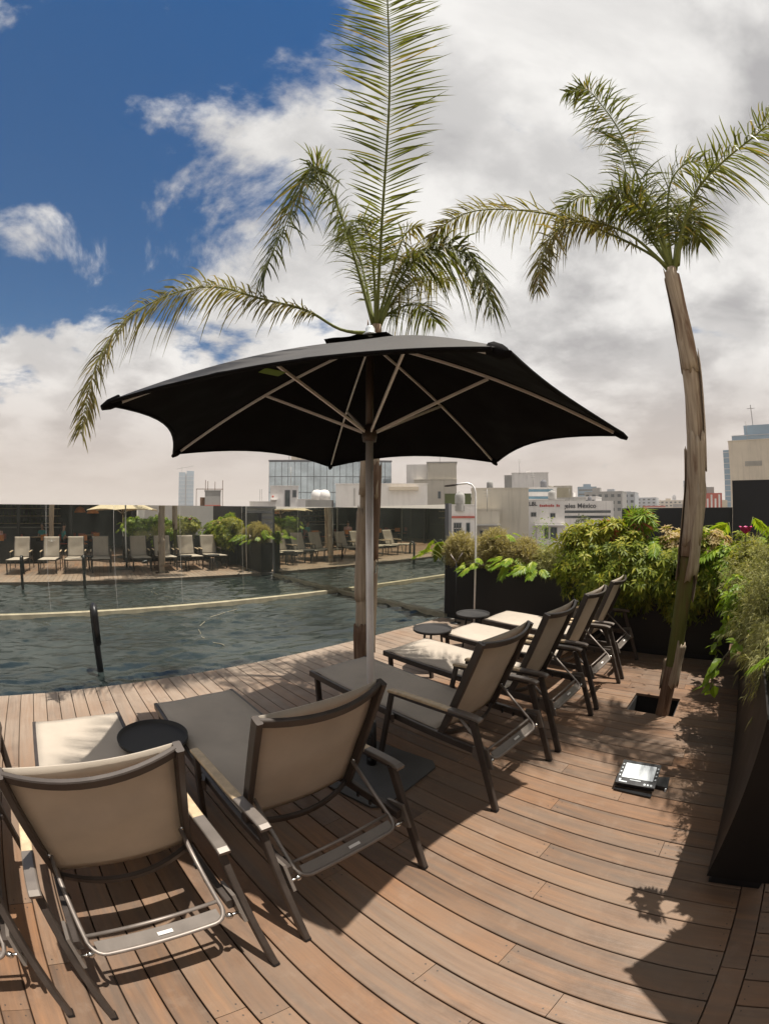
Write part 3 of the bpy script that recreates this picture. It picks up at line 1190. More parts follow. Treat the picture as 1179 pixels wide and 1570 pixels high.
def handrail(x, label):
    root = empty('pool_handrail', (x, 5.0, WATER_Z))
    tag(root, label, 'handrail', 'pool handrails')
    pts = [(0, .16, -.25), (0, .165, .2), (0, .17, .66)]
    for q in range(1, 9):
        a = q / 8 * math.pi
        pts.append((0, .17 - .10 * (1 - math.cos(a)), .70 + .10 * math.sin(a)))
    pts += [(0, -.035, .55), (0, -.04, .40)]
    MB().tube(pts, .040, 12, up=(1, 0, 0)).build('rail', M['black'], root)
    MB().ball((0, -.04, .40), .040, 12, 6).build('end_cap', M['black'], root)


handrail(.425, 'black hooked handrail rising from the pool water at left')
handrail(-1.28, 'black hooked handrail outside the left of the picture, seen only in the mirror glass')

# hose line drifting on the pool
hp = spline([(3.42, 7.60, WATER_Z), (3.0, 7.39, WATER_Z), (2.65, 7.16, WATER_Z), (2.26, 6.6, WATER_Z), (2.13, 6.1, WATER_Z), (2.16, 5.77, WATER_Z), (2.25, 5.5, WATER_Z)], 40)
hp[:, 0] += .015 * np.sin(np.arange(40) * .9)
o = MB().tube([tuple(p + np.array([0, 0, .004])) for p in hp], .004, 6).build('pool_hose', M['stone'])
tag(o, 'thin pale hose curving over the pool water', 'hose')

# floodlight lying on the deck
fl = empty('floodlight', (2.56, .35, 0), R(-86))
tag(fl, 'black floodlight with a white reflector lying face up on the deck', 'floodlight')
T = Matrix.Translation((0, 0, .085)) @ Matrix.Rotation(R(16), 4, 'X')


def tbox(mb, lo, hi):
    b = MB().box(lo, hi)
    mb.add([T @ Vector(v) for v in b.v], b.f)
    return mb


W2, H2 = .135, .105
f1 = MB()
tbox(f1, (-W2, -H2, -.03), (W2, -H2 + .055, .0))
tbox(f1, (-W2, H2 - .018, -.03), (W2, H2, .0))
tbox(f1, (-W2, -H2 + .055, -.03), (-W2 + .026, H2 - .018, .0))
tbox(f1, (W2 - .026, -H2 + .055, -.03), (W2, H2 - .018, .0))
tbox(f1, (-W2 + .026, -H2 + .055, -.03), (W2 - .026, H2 - .018, -.012))
f1.build('housing', M['black'], fl)
rf = MB()
tbox(rf, (-W2 + .0265, -H2 + .0555, -.0115), (W2 - .0265, H2 - .0185, -.004))
rf.build('reflector', M['screen'], fl)
for s in (-1, 1):
    for q in range(4):
        d = MB()
        y = -.035 + q * .033
        tbox(d, (s * (W2 - .013) - .005, y - .005, .0002), (s * (W2 - .013) + .005, y + .005, .0014))
        d.build('lens_dot', M['screen'], fl)
pr = MB()
for (x0, x1, y0, y1) in ((-.115, -.06, -.092, -.084), (-.118, -.104, -.082, -.066), (-.045, .03, -.068, -.062)):
    tbox(pr, (x0, y0, .0002), (x1, y1, .0010))
for q in range(3):
    tbox(pr, (.055 + q * .022, -.094, .0002), (.069 + q * .022, -.080, .0010))
pr_o = pr.build('printed_marks', M['screen'], fl)
pr_o['kind'] = 'stuff'
bk = MB()
for q in range(7):
    x = -.09 + q * .03
    tbox(bk, (x - .004, -.07, -.075), (x + .004, .07, -.0305))
bk_o = bk.build('cooling_fins', M['black'], fl)
bk_o['kind'] = 'stuff'
MB().bar((.10, .09, .012), (.21, .06, .012), .016, .024).build('bracket', M['screen'], fl)
MB().bar((.20, .062, .012), (.21, -.04, .012), .012, .024).build('bracket', M['screen'], fl)
wd = MB().prism([(.135, -.02), (.22, -.03), (.215, .10), (.135, .085)], .004, .03)
wd.build('rear_housing', M['black'], fl)
MB().bar((-.13, -.105, .008), (.13, -.125, .008), .03, .016).build('ballast_bar', M['black'], fl)

# ================================================================== PALMS
def frond(name, pts, parent, mat, n=70, L=.46, w0=.019, droop=.55, seed=0, start=.16, lift=(-.5, .75), origin=(0, 0, 0)):
    g = np.random.default_rng(seed)
    O = np.array(origin)
    S = spline(pts, 41) - O
    rb = MB()
    rad = np.interp(np.linspace(0, 1, 41), [0, .12, .5, 1], [.026, .016, .010, .003])
    rb.tube([tuple(p) for p in S], list(rad), 6)
    o = rb.build(name, M['rachis'], parent)
    ts = start + (1 - start) * (np.arange(n) + g.uniform(-.3, .3, n)) / n
    ts = np.clip(ts, 0, .999)
    V, F, off = [], [], 0
    for side in (-1, 1):
        for t in ts:
            x = t * 40
            i = min(int(x), 39)
            u = x - i
            p = S[i] * (1 - u) + S[i + 1] * u
            T = S[i + 1] - S[i]
            T /= np.linalg.norm(T)
            sd = np.cross(T, [0, 0, 1.0])
            ln = np.linalg.norm(sd)
            sd = sd / ln if ln > .05 else np.array([1.0, 0, 0])
            up = np.cross(sd, T)
            a = g.uniform(*lift)
            f = .55 + g.uniform(-.15, .2) + .5 * max(0, (t - .8) / .2)
            d = sd * side * math.cos(a) + up * math.sin(a) + T * f
            d /= np.linalg.norm(d)
            prof = min(1, .35 + 2.2 * (t - start)) * (1 if t < .6 else 1 - .72 * (t - .6) / .4)
            l = L * prof * g.uniform(.78, 1.12)
            dr = droop * g.uniform(.5, 1.35)
            curl = g.uniform(-.12, .12)
            wv = np.cross(d, g.normal(0, .35, 3) + up)
            wv /= np.linalg.norm(wv)
            sv = np.array([0, .25, .55, .82, 1.0])
            wd = w0 * np.array([.35, 1.0, .85, .5, .04]) * g.uniform(.8, 1.15)
            for q, (s_, w_) in enumerate(zip(sv, wd)):
                c = p + d * l * s_ + np.array([0, 0, -1.0]) * dr * l * s_ ** 2.1 + T * curl * l * s_ ** 2
                V.append(c - wv * w_ * .5)
                V.append(c + wv * w_ * .5)
            for q in range(4):
                b = off + q * 2
                F.append((b, b + 1, b + 3, b + 2))
            off += 10
    me = np_mesh('leaflets', np.array(V), [np.array(F)], True)
    lf = link('leaflets', me, mat, o)
    lf['kind'] = 'stuff'
    return o


def sheath(parent, pts, r0, z0, z1, a0, arc, seed, mat, flare=.012, origin=(0, 0, 0)):
    """old leaf base clasping the stem: a torn shell"""
    g = np.random.default_rng(seed)
    P = np.array(pts)
    nz, na = 10, 10
    vs = []
    for i in range(nz + 1):
        f = i / nz
        z = z0 + (z1 - z0) * f
        c = np.array([np.interp(z, P[:, 2], P[:, 0]), np.interp(z, P[:, 2], P[:, 1])])
        half = arc / 2 * (1 - .25 * f) * (1 + .06 * math.sin(9 * f + seed))
        for j in range(na + 1):
            a = a0 + half * (2 * j / na - 1)
            zz = z
            if i == nz:
                zz += g.uniform(-.03, .09) * min(1, (z1 - z0) / .5)
            if i == 0:
                zz += g.uniform(-.045, .02) * min(1, (z1 - z0) / .4)
            r = r0 * (1 + .02 * math.sin(3 * a + 7 * f)) + flare * (abs(2 * j / na - 1) ** 3) * .6 + flare * (f ** 2) * .4 + g.uniform(0, .003)
            vs.append((c[0] + r * math.cos(a) - origin[0], c[1] + r * math.sin(a) - origin[1], zz - origin[2]))
    fs = [(i * (na + 1) + j, i * (na + 1) + j + 1, (i + 1) * (na + 1) + j + 1, (i + 1) * (na + 1) + j) for i in range(nz) for j in range(na)]
    o = MB().add(vs, fs, True).build('sheath', mat, parent)
    md = o.modifiers.new('s', 'SOLIDIFY')
    md.thickness = .005
    md.offset = 1
    return o


def palm_trunk(root, pts, rads, name, mat, z0=None, z1=None, seed=0, seg=28):
    o = root.location
    S = spline(pts, 46)
    g = np.random.default_rng(seed)
    vs, fs = [], []
    ks = []
    for i, p in enumerate(S):
        if z0 is not None and not (z0 - .06 <= p[2] <= z1 + .06):
            continue
        ks.append(i)
        r = np.interp(p[2], [q[2] for q in pts], rads)
        for j in range(seg):
            a = 2 * math.pi * j / seg
            rr = r * (1 + .05 * math.sin(2 * a + i * .21 + seed) + .022 * math.sin(5 * a - i * .35) + .02 * math.sin(i * 1.9) + g.uniform(-.008, .008))
            vs.append((p[0] + rr * math.cos(a) - o.x, p[1] + rr * math.sin(a) - o.y, p[2] - o.z))
    for i in range(len(ks) - 1):
        for j in range(seg):
            fs.append((i * seg + j, i * seg + (j + 1) % seg, (i + 1) * seg + (j + 1) % seg, (i + 1) * seg + j))
    fs.append(tuple(reversed(range(seg))))
    fs.append(tuple((len(ks) - 1) * seg + j for j in range(seg)))
    return MB().add(vs, fs, True).build(name, mat, root)


# palm behind the parasol
T1 = [(2.795, 3.19, -.10), (2.80, 3.185, .5), (2.83, 3.165, 1.5), (2.87, 3.14, 2.6), (2.905, 3.12, 3.72)]
p1 = empty('palm_tree', (2.80, 3.19, -.10))
tag(p1, 'palm tree rising behind the black parasol, one frond straight up', 'palm tree')
palm_trunk(p1, T1, [.100, .097, .090, .082, .060], 'trunk', M['bark'], seed=3)
og = p1.location
for i, (r0, z0, z1, a0, arc) in enumerate([(.104, .0, .62, 3.6, 1.9), (.102, .35, 1.15, 5.2, 2.2), (.100, .9, 1.75, 3.3, 2.0), (.098, 1.3, 2.2, 4.7, 1.8), (.095, 1.9, 2.9, 3.8, 2.2), (.09, 2.5, 3.5, 5.4, 2.0), (.085, 2.9, 3.7, 2.2, 2.4), (.10, .2, 1.0, 1.0, 2.0)]):
    sheath(p1, T1, r0, z0, z1, a0, arc, i, M['bark'] if i % 3 else M['bark_low'], origin=og)
FR1 = {
    1: ([[2.902, 3.119, 3.69], [2.486, 2.604, 4.549], [1.88, 1.868, 5.62], [1.241, 1.233, 6.339], [0.8, 0.826, 6.80]], dict(n=130, L=.62, droop=.12, lift=(-.15, .35), w0=.021)),
    2: ([[2.882, 3.137, 3.714], [2.653, 3.294, 4.796], [2.459, 3.405, 5.525], [2.208, 3.514, 6.044], [2.087, 3.529, 5.679], [1.889, 3.526, 4.762], [1.671, 3.524, 3.974]], dict(n=175, L=.64, droop=.8, w0=.022)),
    3: ([[2.927, 3.095, 3.714], [3.02, 2.928, 4.195], [3.12, 2.741, 4.504], [3.247, 2.504, 4.626], [3.351, 2.245, 4.502], [3.377, 2.081, 4.197], [3.361, 1.978, 3.701]], dict(n=150, L=.58, droop=.9, w0=.022)),
    4: ([[2.877, 3.142, 3.62], [2.601, 3.346, 3.661], [2.289, 3.539, 3.87], [1.84, 3.748, 3.972], [1.354, 3.87, 4.04], [0.894, 3.925, 3.861], [0.484, 3.92, 3.476], [0.285, 3.865, 3.012], [0.211, 3.794, 2.387]], dict(n=190, L=.46, droop=.75, start=.22)),
    5: ([[2.944, 3.134, 3.732], [3.168, 3.102, 4.401], [3.376, 3.075, 4.85], [3.614, 3.004, 5.05]], dict(n=85, L=.5, droop=.6)),
    6: ([[2.914, 3.162, 3.732], [2.946, 3.357, 4.421], [2.976, 3.551, 5.027], [2.957, 3.781, 5.485]], dict(n=90, L=.58, droop=.55)),
    7: ([[2.944, 3.134, 3.732], [3.275, 3.135, 4.276], [3.65, 3.066, 4.647], [4.035, 2.953, 4.727]], dict(n=90, L=.52, droop=.7)),
    9: ([[2.90, 3.12, 3.70], [2.80, 3.05, 4.30], [2.66, 2.98, 4.75], [2.45, 2.95, 4.85], [2.28, 2.95, 4.55]], dict(n=55, L=.50, droop=.8)),
    10: ([[2.90, 3.12, 3.70], [3.02, 3.00, 4.40], [3.12, 2.88, 4.95], [3.26, 2.76, 5.10]], dict(n=55, L=.46, droop=.7)),
    8: ([[2.897, 3.123, 3.675], [3.239, 3.229, 4.05], [3.683, 3.211, 4.30], [4.067, 3.241, 4.20]], dict(n=75, L=.5, droop=.8)),
}
for k, (pp, kw) in FR1.items():
    mat = M['leaf_palm_dry'] if k in (4, 5, 7, 10) else M['leaf_palm']
    frond('frond', pp, p1, mat, seed=20 + k, origin=og, **kw)

# leaning palm at right
T2 = [(3.736, 0.423, -.12), (3.736, 0.423, 0.009), (3.738, 0.409, 0.454), (3.74, 0.385, 0.966), (3.744, 0.343, 1.501), (3.748, 0.294, 1.971), (3.751, 0.265, 2.449), (3.752, 0.243, 2.951), (3.753, 0.236, 3.374), (3.753, 0.228, 3.77), (3.754, 0.216, 3.90)]
R2 = [.072, .070, .068, .074, .080, .085, .078, .073, .066, .058, .045]
p2 = empty('palm_tree', (3.736, .423, -.12))
tag(p2, 'leaning palm tree growing through the square hole in the deck', 'palm tree')
og = p2.location
palm_trunk(p2, T2, [r * .93 for r in R2], 'trunk_base', M['bark_low'], -.2, .42, seed=1)
palm_trunk(p2, T2, [r * .90 for r in R2], 'green_stem', M['bark_green'], .34, 1.38, seed=2)
palm_trunk(p2, T2, R2, 'trunk', M['bark'], 1.36, 4.2, seed=4)
for i, (r0, z0, z1, a0, arc) in enumerate([(.078, .30, .66, 3.95, 1.5), (.074, .24, .50, .9, 2.4), (.084, 1.02, 1.30, 5.3, 1.6), (.090, 1.22, 1.9, 4.4, 2.6), (.090, 1.5, 2.3, 3.4, 2.0), (.089, 2.1, 3.05, 4.9, 1.5), (.076, 2.9, 3.8, 3.2, 2.2), (.075, 2.9, 3.8, .6, 2.4), (.088, 1.2, 2.2, .8, 2.4)]):
    sheath(p2, T2, r0, z0, z1, a0, arc, 50 + i, M['bark'], .010, origin=og)
FR2 = {
    1: ([[3.793, 0.224, 3.869], [3.76, 0.217, 4.42], [3.726, 0.236, 5.075], [3.693, 0.22, 5.762], [3.59, 0.262, 6.173], [3.483, 0.342, 6.477], [3.351, 0.573, 6.376]], dict(n=150, L=.56, droop=.6, start=.08)),
    2: ([[3.792, 0.244, 3.893], [3.811, 0.37, 4.109], [3.794, 0.696, 4.425], [3.72, 1.124, 4.757], [3.571, 1.638, 4.994], [3.396, 2.086, 5.072], [3.257, 2.396, 4.938], [3.189, 2.577, 4.773]], dict(n=130, L=.42, droop=.55, start=.2)),
    3: ([[3.792, 0.25, 3.923], [3.685, 0.506, 4.299], [3.541, 0.843, 4.486], [3.377, 1.127, 4.408], [3.23, 1.296, 4.06], [3.12, 1.352, 3.616]], dict(n=125, L=.38, droop=.7, start=.28)),
    4: ([[3.795, 0.19, 3.899], [3.733, 0.029, 4.214], [3.653, -0.312, 4.655], [3.532, -0.694, 4.852], [3.291, -1.09, 4.895], [3.018, -1.416, 4.883], [2.743, -1.648, 4.665]], dict(n=125, L=.48, droop=.6)),
    5: ([[3.794, 0.215, 3.903], [3.995, 0.202, 4.581], [4.194, 0.229, 5.153], [4.377, 0.451, 5.5], [4.513, 0.888, 5.5]], dict(n=95, L=.55, droop=.65)),
    6: ([[3.797, 0.15, 3.95], [3.966, -0.039, 4.504], [4.13, -0.168, 4.706], [4.297, -0.168, 4.463]], dict(n=80, L=.45, droop=.7)),
    7: ([[3.796, 0.176, 3.954], [4.067, 0.036, 4.6], [4.333, 0.027, 5.0], [4.595, -0.12, 5.2]], dict(n=90, L=.52, droop=.6)),
    9: ([[3.79, .22, 3.93], [3.86, .10, 4.55], [3.90, -.10, 5.05], [3.90, -.40, 5.25], [3.88, -.72, 5.05]], dict(n=70, L=.46, droop=.7)),
    10: ([[3.79, .22, 3.93], [3.82, .42, 4.50], [3.86, .66, 4.95], [3.86, .98, 5.12], [3.84, 1.30, 4.90]], dict(n=70, L=.46, droop=.7)),
    11: ([[3.79, .22, 3.93], [3.92, .34, 4.50], [4.02, .40, 5.05], [4.00, .36, 5.55], [3.9, .30, 5.9]], dict(n=75, L=.46, droop=.5)),
    8: ([[3.794, 0.221, 3.933], [3.655, 0.295, 4.481], [3.502, 0.47, 4.676], [3.337, 0.653, 4.524]], dict(n=85, L=.48, droop=.7)),
}
for k, (pp, kw) in FR2.items():
    frond('frond', pp, p2, M['leaf_palm_dry'] if k in (2, 3) else M['leaf_palm'], seed=60 + k, origin=og, **kw)


# ================================================================== PLANTING
LT_V = np.array([(0, 0, 0), (.34, -.5, .10), (.34, .5, .10), (.72, -.36, .08), (.72, .36, .08), (1, 0, 0), (.34, 0, 0), (.72, 0, 0)])
LT_T = np.array([(0, 6, 2), (0, 1, 6), (7, 5, 4), (7, 3, 5)])
LT_Q = np.array([(6, 7, 4, 2), (1, 3, 7, 6)])


def unit(a):
    return a / np.maximum(np.linalg.norm(a, axis=1, keepdims=True), 1e-9)


def leaf_mesh(name, p, axis, nrm, length, width, droop=.2):
    """many small folded leaves; p, axis, nrm Nx3"""
    n = len(p)
    axis = unit(axis)
    side = unit(np.cross(axis, nrm))
    nn = np.cross(side, axis)
    length = np.broadcast_to(length, n)
    width = np.broadcast_to(width, n)
    u, v, h = LT_V[:, 0], LT_V[:, 1], LT_V[:, 2]
    V = p[:, None, :] + axis[:, None, :] * (u[None, :] * length[:, None])[..., None] \
        + side[:, None, :] * (v[None, :] * width[:, None])[..., None] + nn[:, None, :] * (h[None, :] * width[:, None])[..., None]
    V[:, :, 2] -= (u ** 2)[None, :] * length[:, None] * droop
    base = (np.arange(n) * 8)[:, None, None]
    return np_mesh(name, V.reshape(-1, 3), [(LT_T[None] + base).reshape(-1, 3), (LT_Q[None] + base).reshape(-1, 4)], False)


def blade_mesh(name, p, axis, length, width, droop, g):
    """thin three-point blades"""
    n = len(p)
    axis = unit(axis)
    side = unit(np.cross(axis, unit(g.normal(0, 1, (n, 3)))))
    length = np.broadcast_to(length, n)[:, None]
    width = np.broadcast_to(width, n)[:, None]
    q = p + axis * length * .55
    q[:, 2] -= droop * .25 * length[:, 0]
    t = p + axis * length
    t[:, 2] -= droop * length[:, 0]
    V = np.stack([p - side * width * .3, p + side * width * .3, q - side * width * .5, q + side * width * .5, t], 1)
    b = (np.arange(n) * 5)[:, None]
    return np_mesh(name, V.reshape(-1, 3), [b + np.array([[2, 3, 4]]), b + np.array([[0, 1, 3, 2]])])


def lump(g, n, c, r, k=7, shell=.55, bump_=.22):
    """points through a lumpy ellipsoid, more of them near the outside; returns p, outward"""
    d = unit(g.normal(0, 1, (n, 3)))
    ph = g.uniform(0, 6.28, (k, 3))
    fr = g.uniform(2, 6, (k, 3))
    am = sum(np.sin((d * fr[i] * 1.4 + ph[i])[:, i % 3] + (d * fr[i])[:, (i + 1) % 3]) for i in range(k)) / k
    rad = (shell + (1 - shell) * g.random(n) ** .5) * (1 + bump_ * 2 * am)
    return np.array(c) + d * rad[:, None] * np.array(r), unit(d / np.array(r))


def stems(root, targets, base, mat, r=.006):
    b = MB()
    for t in targets:
        t = Vector(t)
        s = Vector((base[0] + rng.uniform(-.05, .05), base[1] + rng.uniform(-.05, .05), base[2]))
        m = s.lerp(t, .5) + Vector((rng.uniform(-.04, .04), rng.uniform(-.04, .04), .08))
        b.tube([tuple(x) for x in spline([tuple(s), tuple(m), tuple(t)], 6)], [r, r * .9, r * .8, r * .7, r * .6, r * .4], 5)
    o = b.build('stems', mat, root)
    o['kind'] = 'stuff'
    return o


def fluffy(name, c, r, n, mat, label, cat, base, seed, blade=(.04, .075), width=.0075, up=.5, droop=.25, group=None, extra=None):
    """needle bush: sprigs of thin blades"""
    g = np.random.default_rng(seed)
    root = empty(name, base)
    tag(root, label, cat, group)
    ns = n // 16
    p, od = lump(g, ns, c, r, shell=.35, bump_=.30 if 'rosemary' in name else .12)
    dirs = unit(od * .8 + np.array([0, 0, up]) + g.normal(0, .35, (ns, 3)))
    ln = g.uniform(.10, .20, ns) * (1 + 1.2 * (g.random(ns) < (.08 if 'rosemary' in name else .03)))
    t = g.random((ns, 16, 1))
    P = (p[:, None, :] + dirs[:, None, :] * (t - .6) * ln[:, None, None]).reshape(-1, 3)
    A = (np.repeat(dirs, 16, 0) + g.normal(0, .55, (ns * 16, 3)))
    me = blade_mesh('foliage', P - np.array(base), A, g.uniform(*blade, len(P)), width, droop, g)
    o = link('foliage', me, mat, root)
    o['kind'] = 'stuff'
    stems(root, [tuple(np.array(x) - np.array(base)) for x in p[g.choice(ns, 26)]], (0, 0, 0), M['stem'], .005)
    return root


def rosettes(name, c, r, n, mat, label, cat, base, seed, leaflets=7, ll=(.06, .105), lw=.029, droop=.32, yshift=0, group=None, shell=.6, cut=None, mat2=None):
    """bush of palmate leaves: leaflets spread round each stalk tip"""
    g = np.random.default_rng(seed)
    root = empty(name, base)
    tag(root, label, cat, group)
    p, od = lump(g, n, c, r, shell=shell)
    if cut is not None:
        k = cut(p)
        p, od = p[k], od[k]
    n = len(p)
    st = unit(od + np.array([0, 0, .55]) + g.normal(0, .4, (n, 3)))
    a1 = unit(np.cross(st, g.normal(0, 1, (n, 3))))
    a2 = np.cross(st, a1)
    ang = (np.arange(leaflets) / leaflets * 2 * math.pi)[None, :] + g.uniform(0, 6, (n, 1)) + g.normal(0, .12, (n, leaflets))
    ax = a1[:, None, :] * np.cos(ang)[..., None] + a2[:, None, :] * np.sin(ang)[..., None] + st[:, None, :] * g.uniform(-.15, .45, (n, 1, 1))
    P = np.repeat(p[:, None, :], leaflets, 1) + ax * .008
    L = (g.uniform(*ll, (n, 1)) * g.uniform(.8, 1.1, (n, leaflets))).ravel()
    nn = np.repeat(st[:, None, :], leaflets, 1).reshape(-1, 3)
    sel = np.repeat(g.random(n) < .12, leaflets)
    for nm, k, mt in (('foliage', ~sel, mat), ('new_growth', sel, mat2)):
        if mt is None:
            k = np.ones(len(sel), bool) if nm == 'foliage' else np.zeros(len(sel), bool)
        if not k.any():
            continue
        me = leaf_mesh(nm, P.reshape(-1, 3)[k] - np.array(base), ax.reshape(-1, 3)[k], nn[k], L[k], lw * g.uniform(.8, 1.2, k.sum()), droop)
        o = link(nm, me, mt, root)
        o['kind'] = 'stuff'
    stems(root, [tuple(np.array(x) - np.array(base)) for x in p[g.choice(n, 24)]], (0, 0, 0), M['stem'], .007)
    return root


def lobed_leaf_mesh(seed, L=.42):
    """big split leaf: midrib with finger lobes"""
    g = np.random.default_rng(seed)
    P, A, Nn, ln, wd = [], [], [], [], []
    for i in range(9):
        t = .12 + .80 * i / 8
        for s in (-1, 1):
            P.append((t * L, s * .012, -.10 * L * t * t))
            A.append((.55 + .35 * t, s * (1.0 - .45 * t), -.12 + g.uniform(-.1, .1)))
            Nn.append((0, 0, 1))
            ln.append(L * (.50 - .26 * abs(t - .38)) * g.uniform(.85, 1.1))
            wd.append(L * .115)
    P.append((.90 * L, 0, -.08 * L)); A.append((1, 0, -.15)); Nn.append((0, 0, 1)); ln.append(L * .26); wd.append(L * .12)
    # the joined inner blade
    for s in (-1, 1):
        P.append((.02, 0, 0)); A.append((1, s * .12, -.05)); Nn.append((0, -s * .3, 1)); ln.append(L * .95); wd.append(L * .26)
    me = leaf_mesh('leaf', np.array(P, float), np.array(A, float), np.array(Nn, float), np.array(ln), np.array(wd), .18)
    return me


LOBED = [lobed_leaf_mesh(s) for s in (1, 2, 3)]
for m_ in LOBED:
    m_.materials.append(M['leaf_bright'])


def philodendron(base, n, label, seed, reach=.35, h=.35, lean=(0, 0), scale=1.0, spread=6.28, a0=0.0):
    g = random.Random(seed)
    root = empty('philodendron', base)
    tag(root, label, 'plant')
    for i in range(n):
        a = a0 + spread * (i + g.uniform(-.3, .3)) / n
        el = g.uniform(.15, 1.1)
        tip = Vector((lean[0] + reach * math.cos(a) * math.cos(el), lean[1] + reach * math.sin(a) * math.cos(el), h * (.35 + .75 * math.sin(el))))
        st = MB().tube([tuple(x) for x in spline([(0, 0, 0), tuple(tip * .5 + Vector((0, 0, .08))), tuple(tip)], 8)], .006 * scale, 5).build('leaf_stalk', M['rachis'], root)
        o = link('leaf', LOBED[i % 3], None, root)
        o.location = tip
        sc_ = scale * g.uniform(.65, 1.05)
        o.scale = (sc_, sc_, sc_)
        o.rotation_euler = (g.uniform(-.4, .4), g.uniform(.15, .9), a + g.uniform(-.3, .3))
    return root


# planter beside the pool: three round straw-coloured bushes, split leaves, feathery shrub
fluffy('dry_bush', (5.80, 4.19, 1.14), (.23, .27, .27), 15000, M['leaf_dry'], 'round straw-coloured bush at the pool end of the black planter', 'bush', (5.8, 4.19, .80), 101, up=.35, group='straw-coloured round bushes')
fluffy('dry_bush', (5.82, 3.55, 1.18), (.24, .27, .30), 15000, M['leaf_dry'], 'round straw-coloured bush right behind the lamp pole', 'bush', (5.82, 3.55, .80), 102, up=.35, group='straw-coloured round bushes')
fluffy('dry_bush', (5.80, 3.02, 1.10), (.24, .26, .26), 15000, M['leaf_dry'], 'round straw-coloured bush, rightmost of the three', 'bush', (5.8, 3.02, .80), 103, up=.35, group='straw-coloured round bushes')
fluffy('feathery_shrub', (5.80, 2.50, 1.04), (.24, .34, .24), 7600, M['leaf_ros'], 'pale feathery shrub between the straw bushes and the leafy hedge', 'shrub', (5.8, 2.5, .80), 104, blade=(.05, .10), up=.3, droop=.4)
philodendron((5.72, 4.36, .82), 5, 'bright green split-leaf plant hanging over the pool end of the planter', 5, reach=.30, h=.50, lean=(-.02, .14), a0=.6, spread=2.2, scale=.8)
philodendron((5.72, 2.72, .82), 7, 'bright green split-leaf plant trailing over the planter front near the hedge', 9, reach=.26, h=.26, lean=(-.10, .0), a0=2.2, spread=2.4, scale=.6)
philodendron((5.72, 3.72, .82), 6, 'bright green split-leaf plant trailing over the planter behind the lamp', 10, reach=.24, h=.24, lean=(-.10, .0), a0=2.2, spread=2.4, scale=.5)
philodendron((5.74, 3.12, .82), 7, 'bright green split-leaf plant hanging over the planter front', 6, reach=.24, h=.30, lean=(-.08, .0), a0=2.0, spread=2.6, scale=.62)
philodendron((5.84, 3.30, .82), 5, 'bright green split-leaf plant standing between two straw bushes', 8, reach=.18, h=.62, a0=0, scale=.6)
# small-leaved climbers spilling over the hedge planter
CUT = lambda p: (p[:, 0] < 6.35) & (p[:, 2] > .12)
rosettes('hedge_shrub', (5.52, 1.86, 1.00), (.36, .40, .46), 760, M['leaf_hedge'], 'dense leafy shrub at the left end of the hedge', 'shrub', (5.66, 1.9, .80), 111, cut=CUT, mat2=M['leaf_yellow'], group='leafy hedge shrubs')
rosettes('hedge_shrub', (5.46, 1.30, .98), (.42, .58, .50), 1400, M['leaf_hedge'], 'dense variegated shrub hanging low behind the farthest lounger', 'shrub', (5.66, 1.3, .80), 112, cut=CUT, mat2=M['leaf_yellow'], group='leafy hedge shrubs')
rosettes('hedge_shrub', (5.48, .45, .94), (.42, .60, .52), 1400, M['leaf_hedge'], 'dense dark leafy shrub behind the leaning palm trunk', 'shrub', (5.66, .45, .80), 113, cut=CUT, mat2=M['leaf_yellow'], group='leafy hedge shrubs')
rosettes('hedge_shrub', (5.45, -.25, .98), (.45, .40, .48), 760, M['leaf_hedge'], 'dark leafy shrub in the corner of the two planters', 'shrub', (5.66, .0, .80), 114, cut=CUT, mat2=M['leaf_bright'], group='leafy hedge shrubs')
rosettes('yellow_shrub', (5.62, 1.93, 1.38), (.26, .40, .24), 210, M['leaf_yellow'], 'yellow-green shrub on top of the hedge, left', 'shrub', (5.66, 1.93, .80), 121, leaflets=8, ll=(.10, .17), lw=.034, droop=.3, shell=.4)
rosettes('croton_shrub', (5.60, 1.58, 1.50), (.20, .22, .17), 90, M['leaf_yellow'], 'croton with yellow and orange leaves above the hedge', 'shrub', (5.66, 1.60, .80), 122, leaflets=9, ll=(.09, .16), lw=.03, droop=.2, shell=.4, mat2=M['leaf_red'])
rosettes('spiky_shrub', (5.64, 1.20, 1.62), (.16, .22, .16), 46, M['leaf_bright'], 'spiky green shrub standing tallest against the slate wall', 'shrub', (5.66, 1.20, .80), 123, leaflets=12, ll=(.13, .20), lw=.020, droop=.12, shell=.3, mat2=M['leaf_red'])
rosettes('flowering_shrub', (5.58, .74, 1.36), (.22, .24, .18), 120, M['leaf_pale'], 'shrub with cream and peach flower heads left of the leaning trunk', 'shrub', (5.66, .74, .80), 124, leaflets=8, ll=(.05, .09), lw=.026, droop=.15, shell=.5, mat2=M['leaf_yellow'])
rosettes('flowering_shrub', (5.50, .18, 1.32), (.24, .24, .20), 120, M['leaf_pale'], 'shrub with cream and peach flower heads right of the leaning trunk', 'shrub', (5.66, .18, .80), 125, leaflets=8, ll=(.05, .09), lw=.026, droop=.15, shell=.5, mat2=M['leaf_bright'])
rosettes('leafy_shrub', (5.56, .95, 1.22), (.26, .40, .22), 260, M['leaf_bright'], 'light green shrub across the middle of the hedge top', 'shrub', (5.66, .95, .80), 126, leaflets=7, ll=(.07, .12), lw=.032, shell=.4)
rosettes('leafy_shrub', (5.30, -.02, 1.14), (.22, .34, .24), 220, M['leaf_bright'], 'light green shrub right of the leaning trunk under the flowers', 'shrub', (5.60, -.02, .80), 127, leaflets=6, ll=(.07, .13), lw=.034, shell=.4)
philodendron((5.62, -.12, .82), 9, 'large bright split-leaf plant rising against the tall slate wall', 15, reach=.36, h=.90, lean=(-.06, -.06), scale=.95)
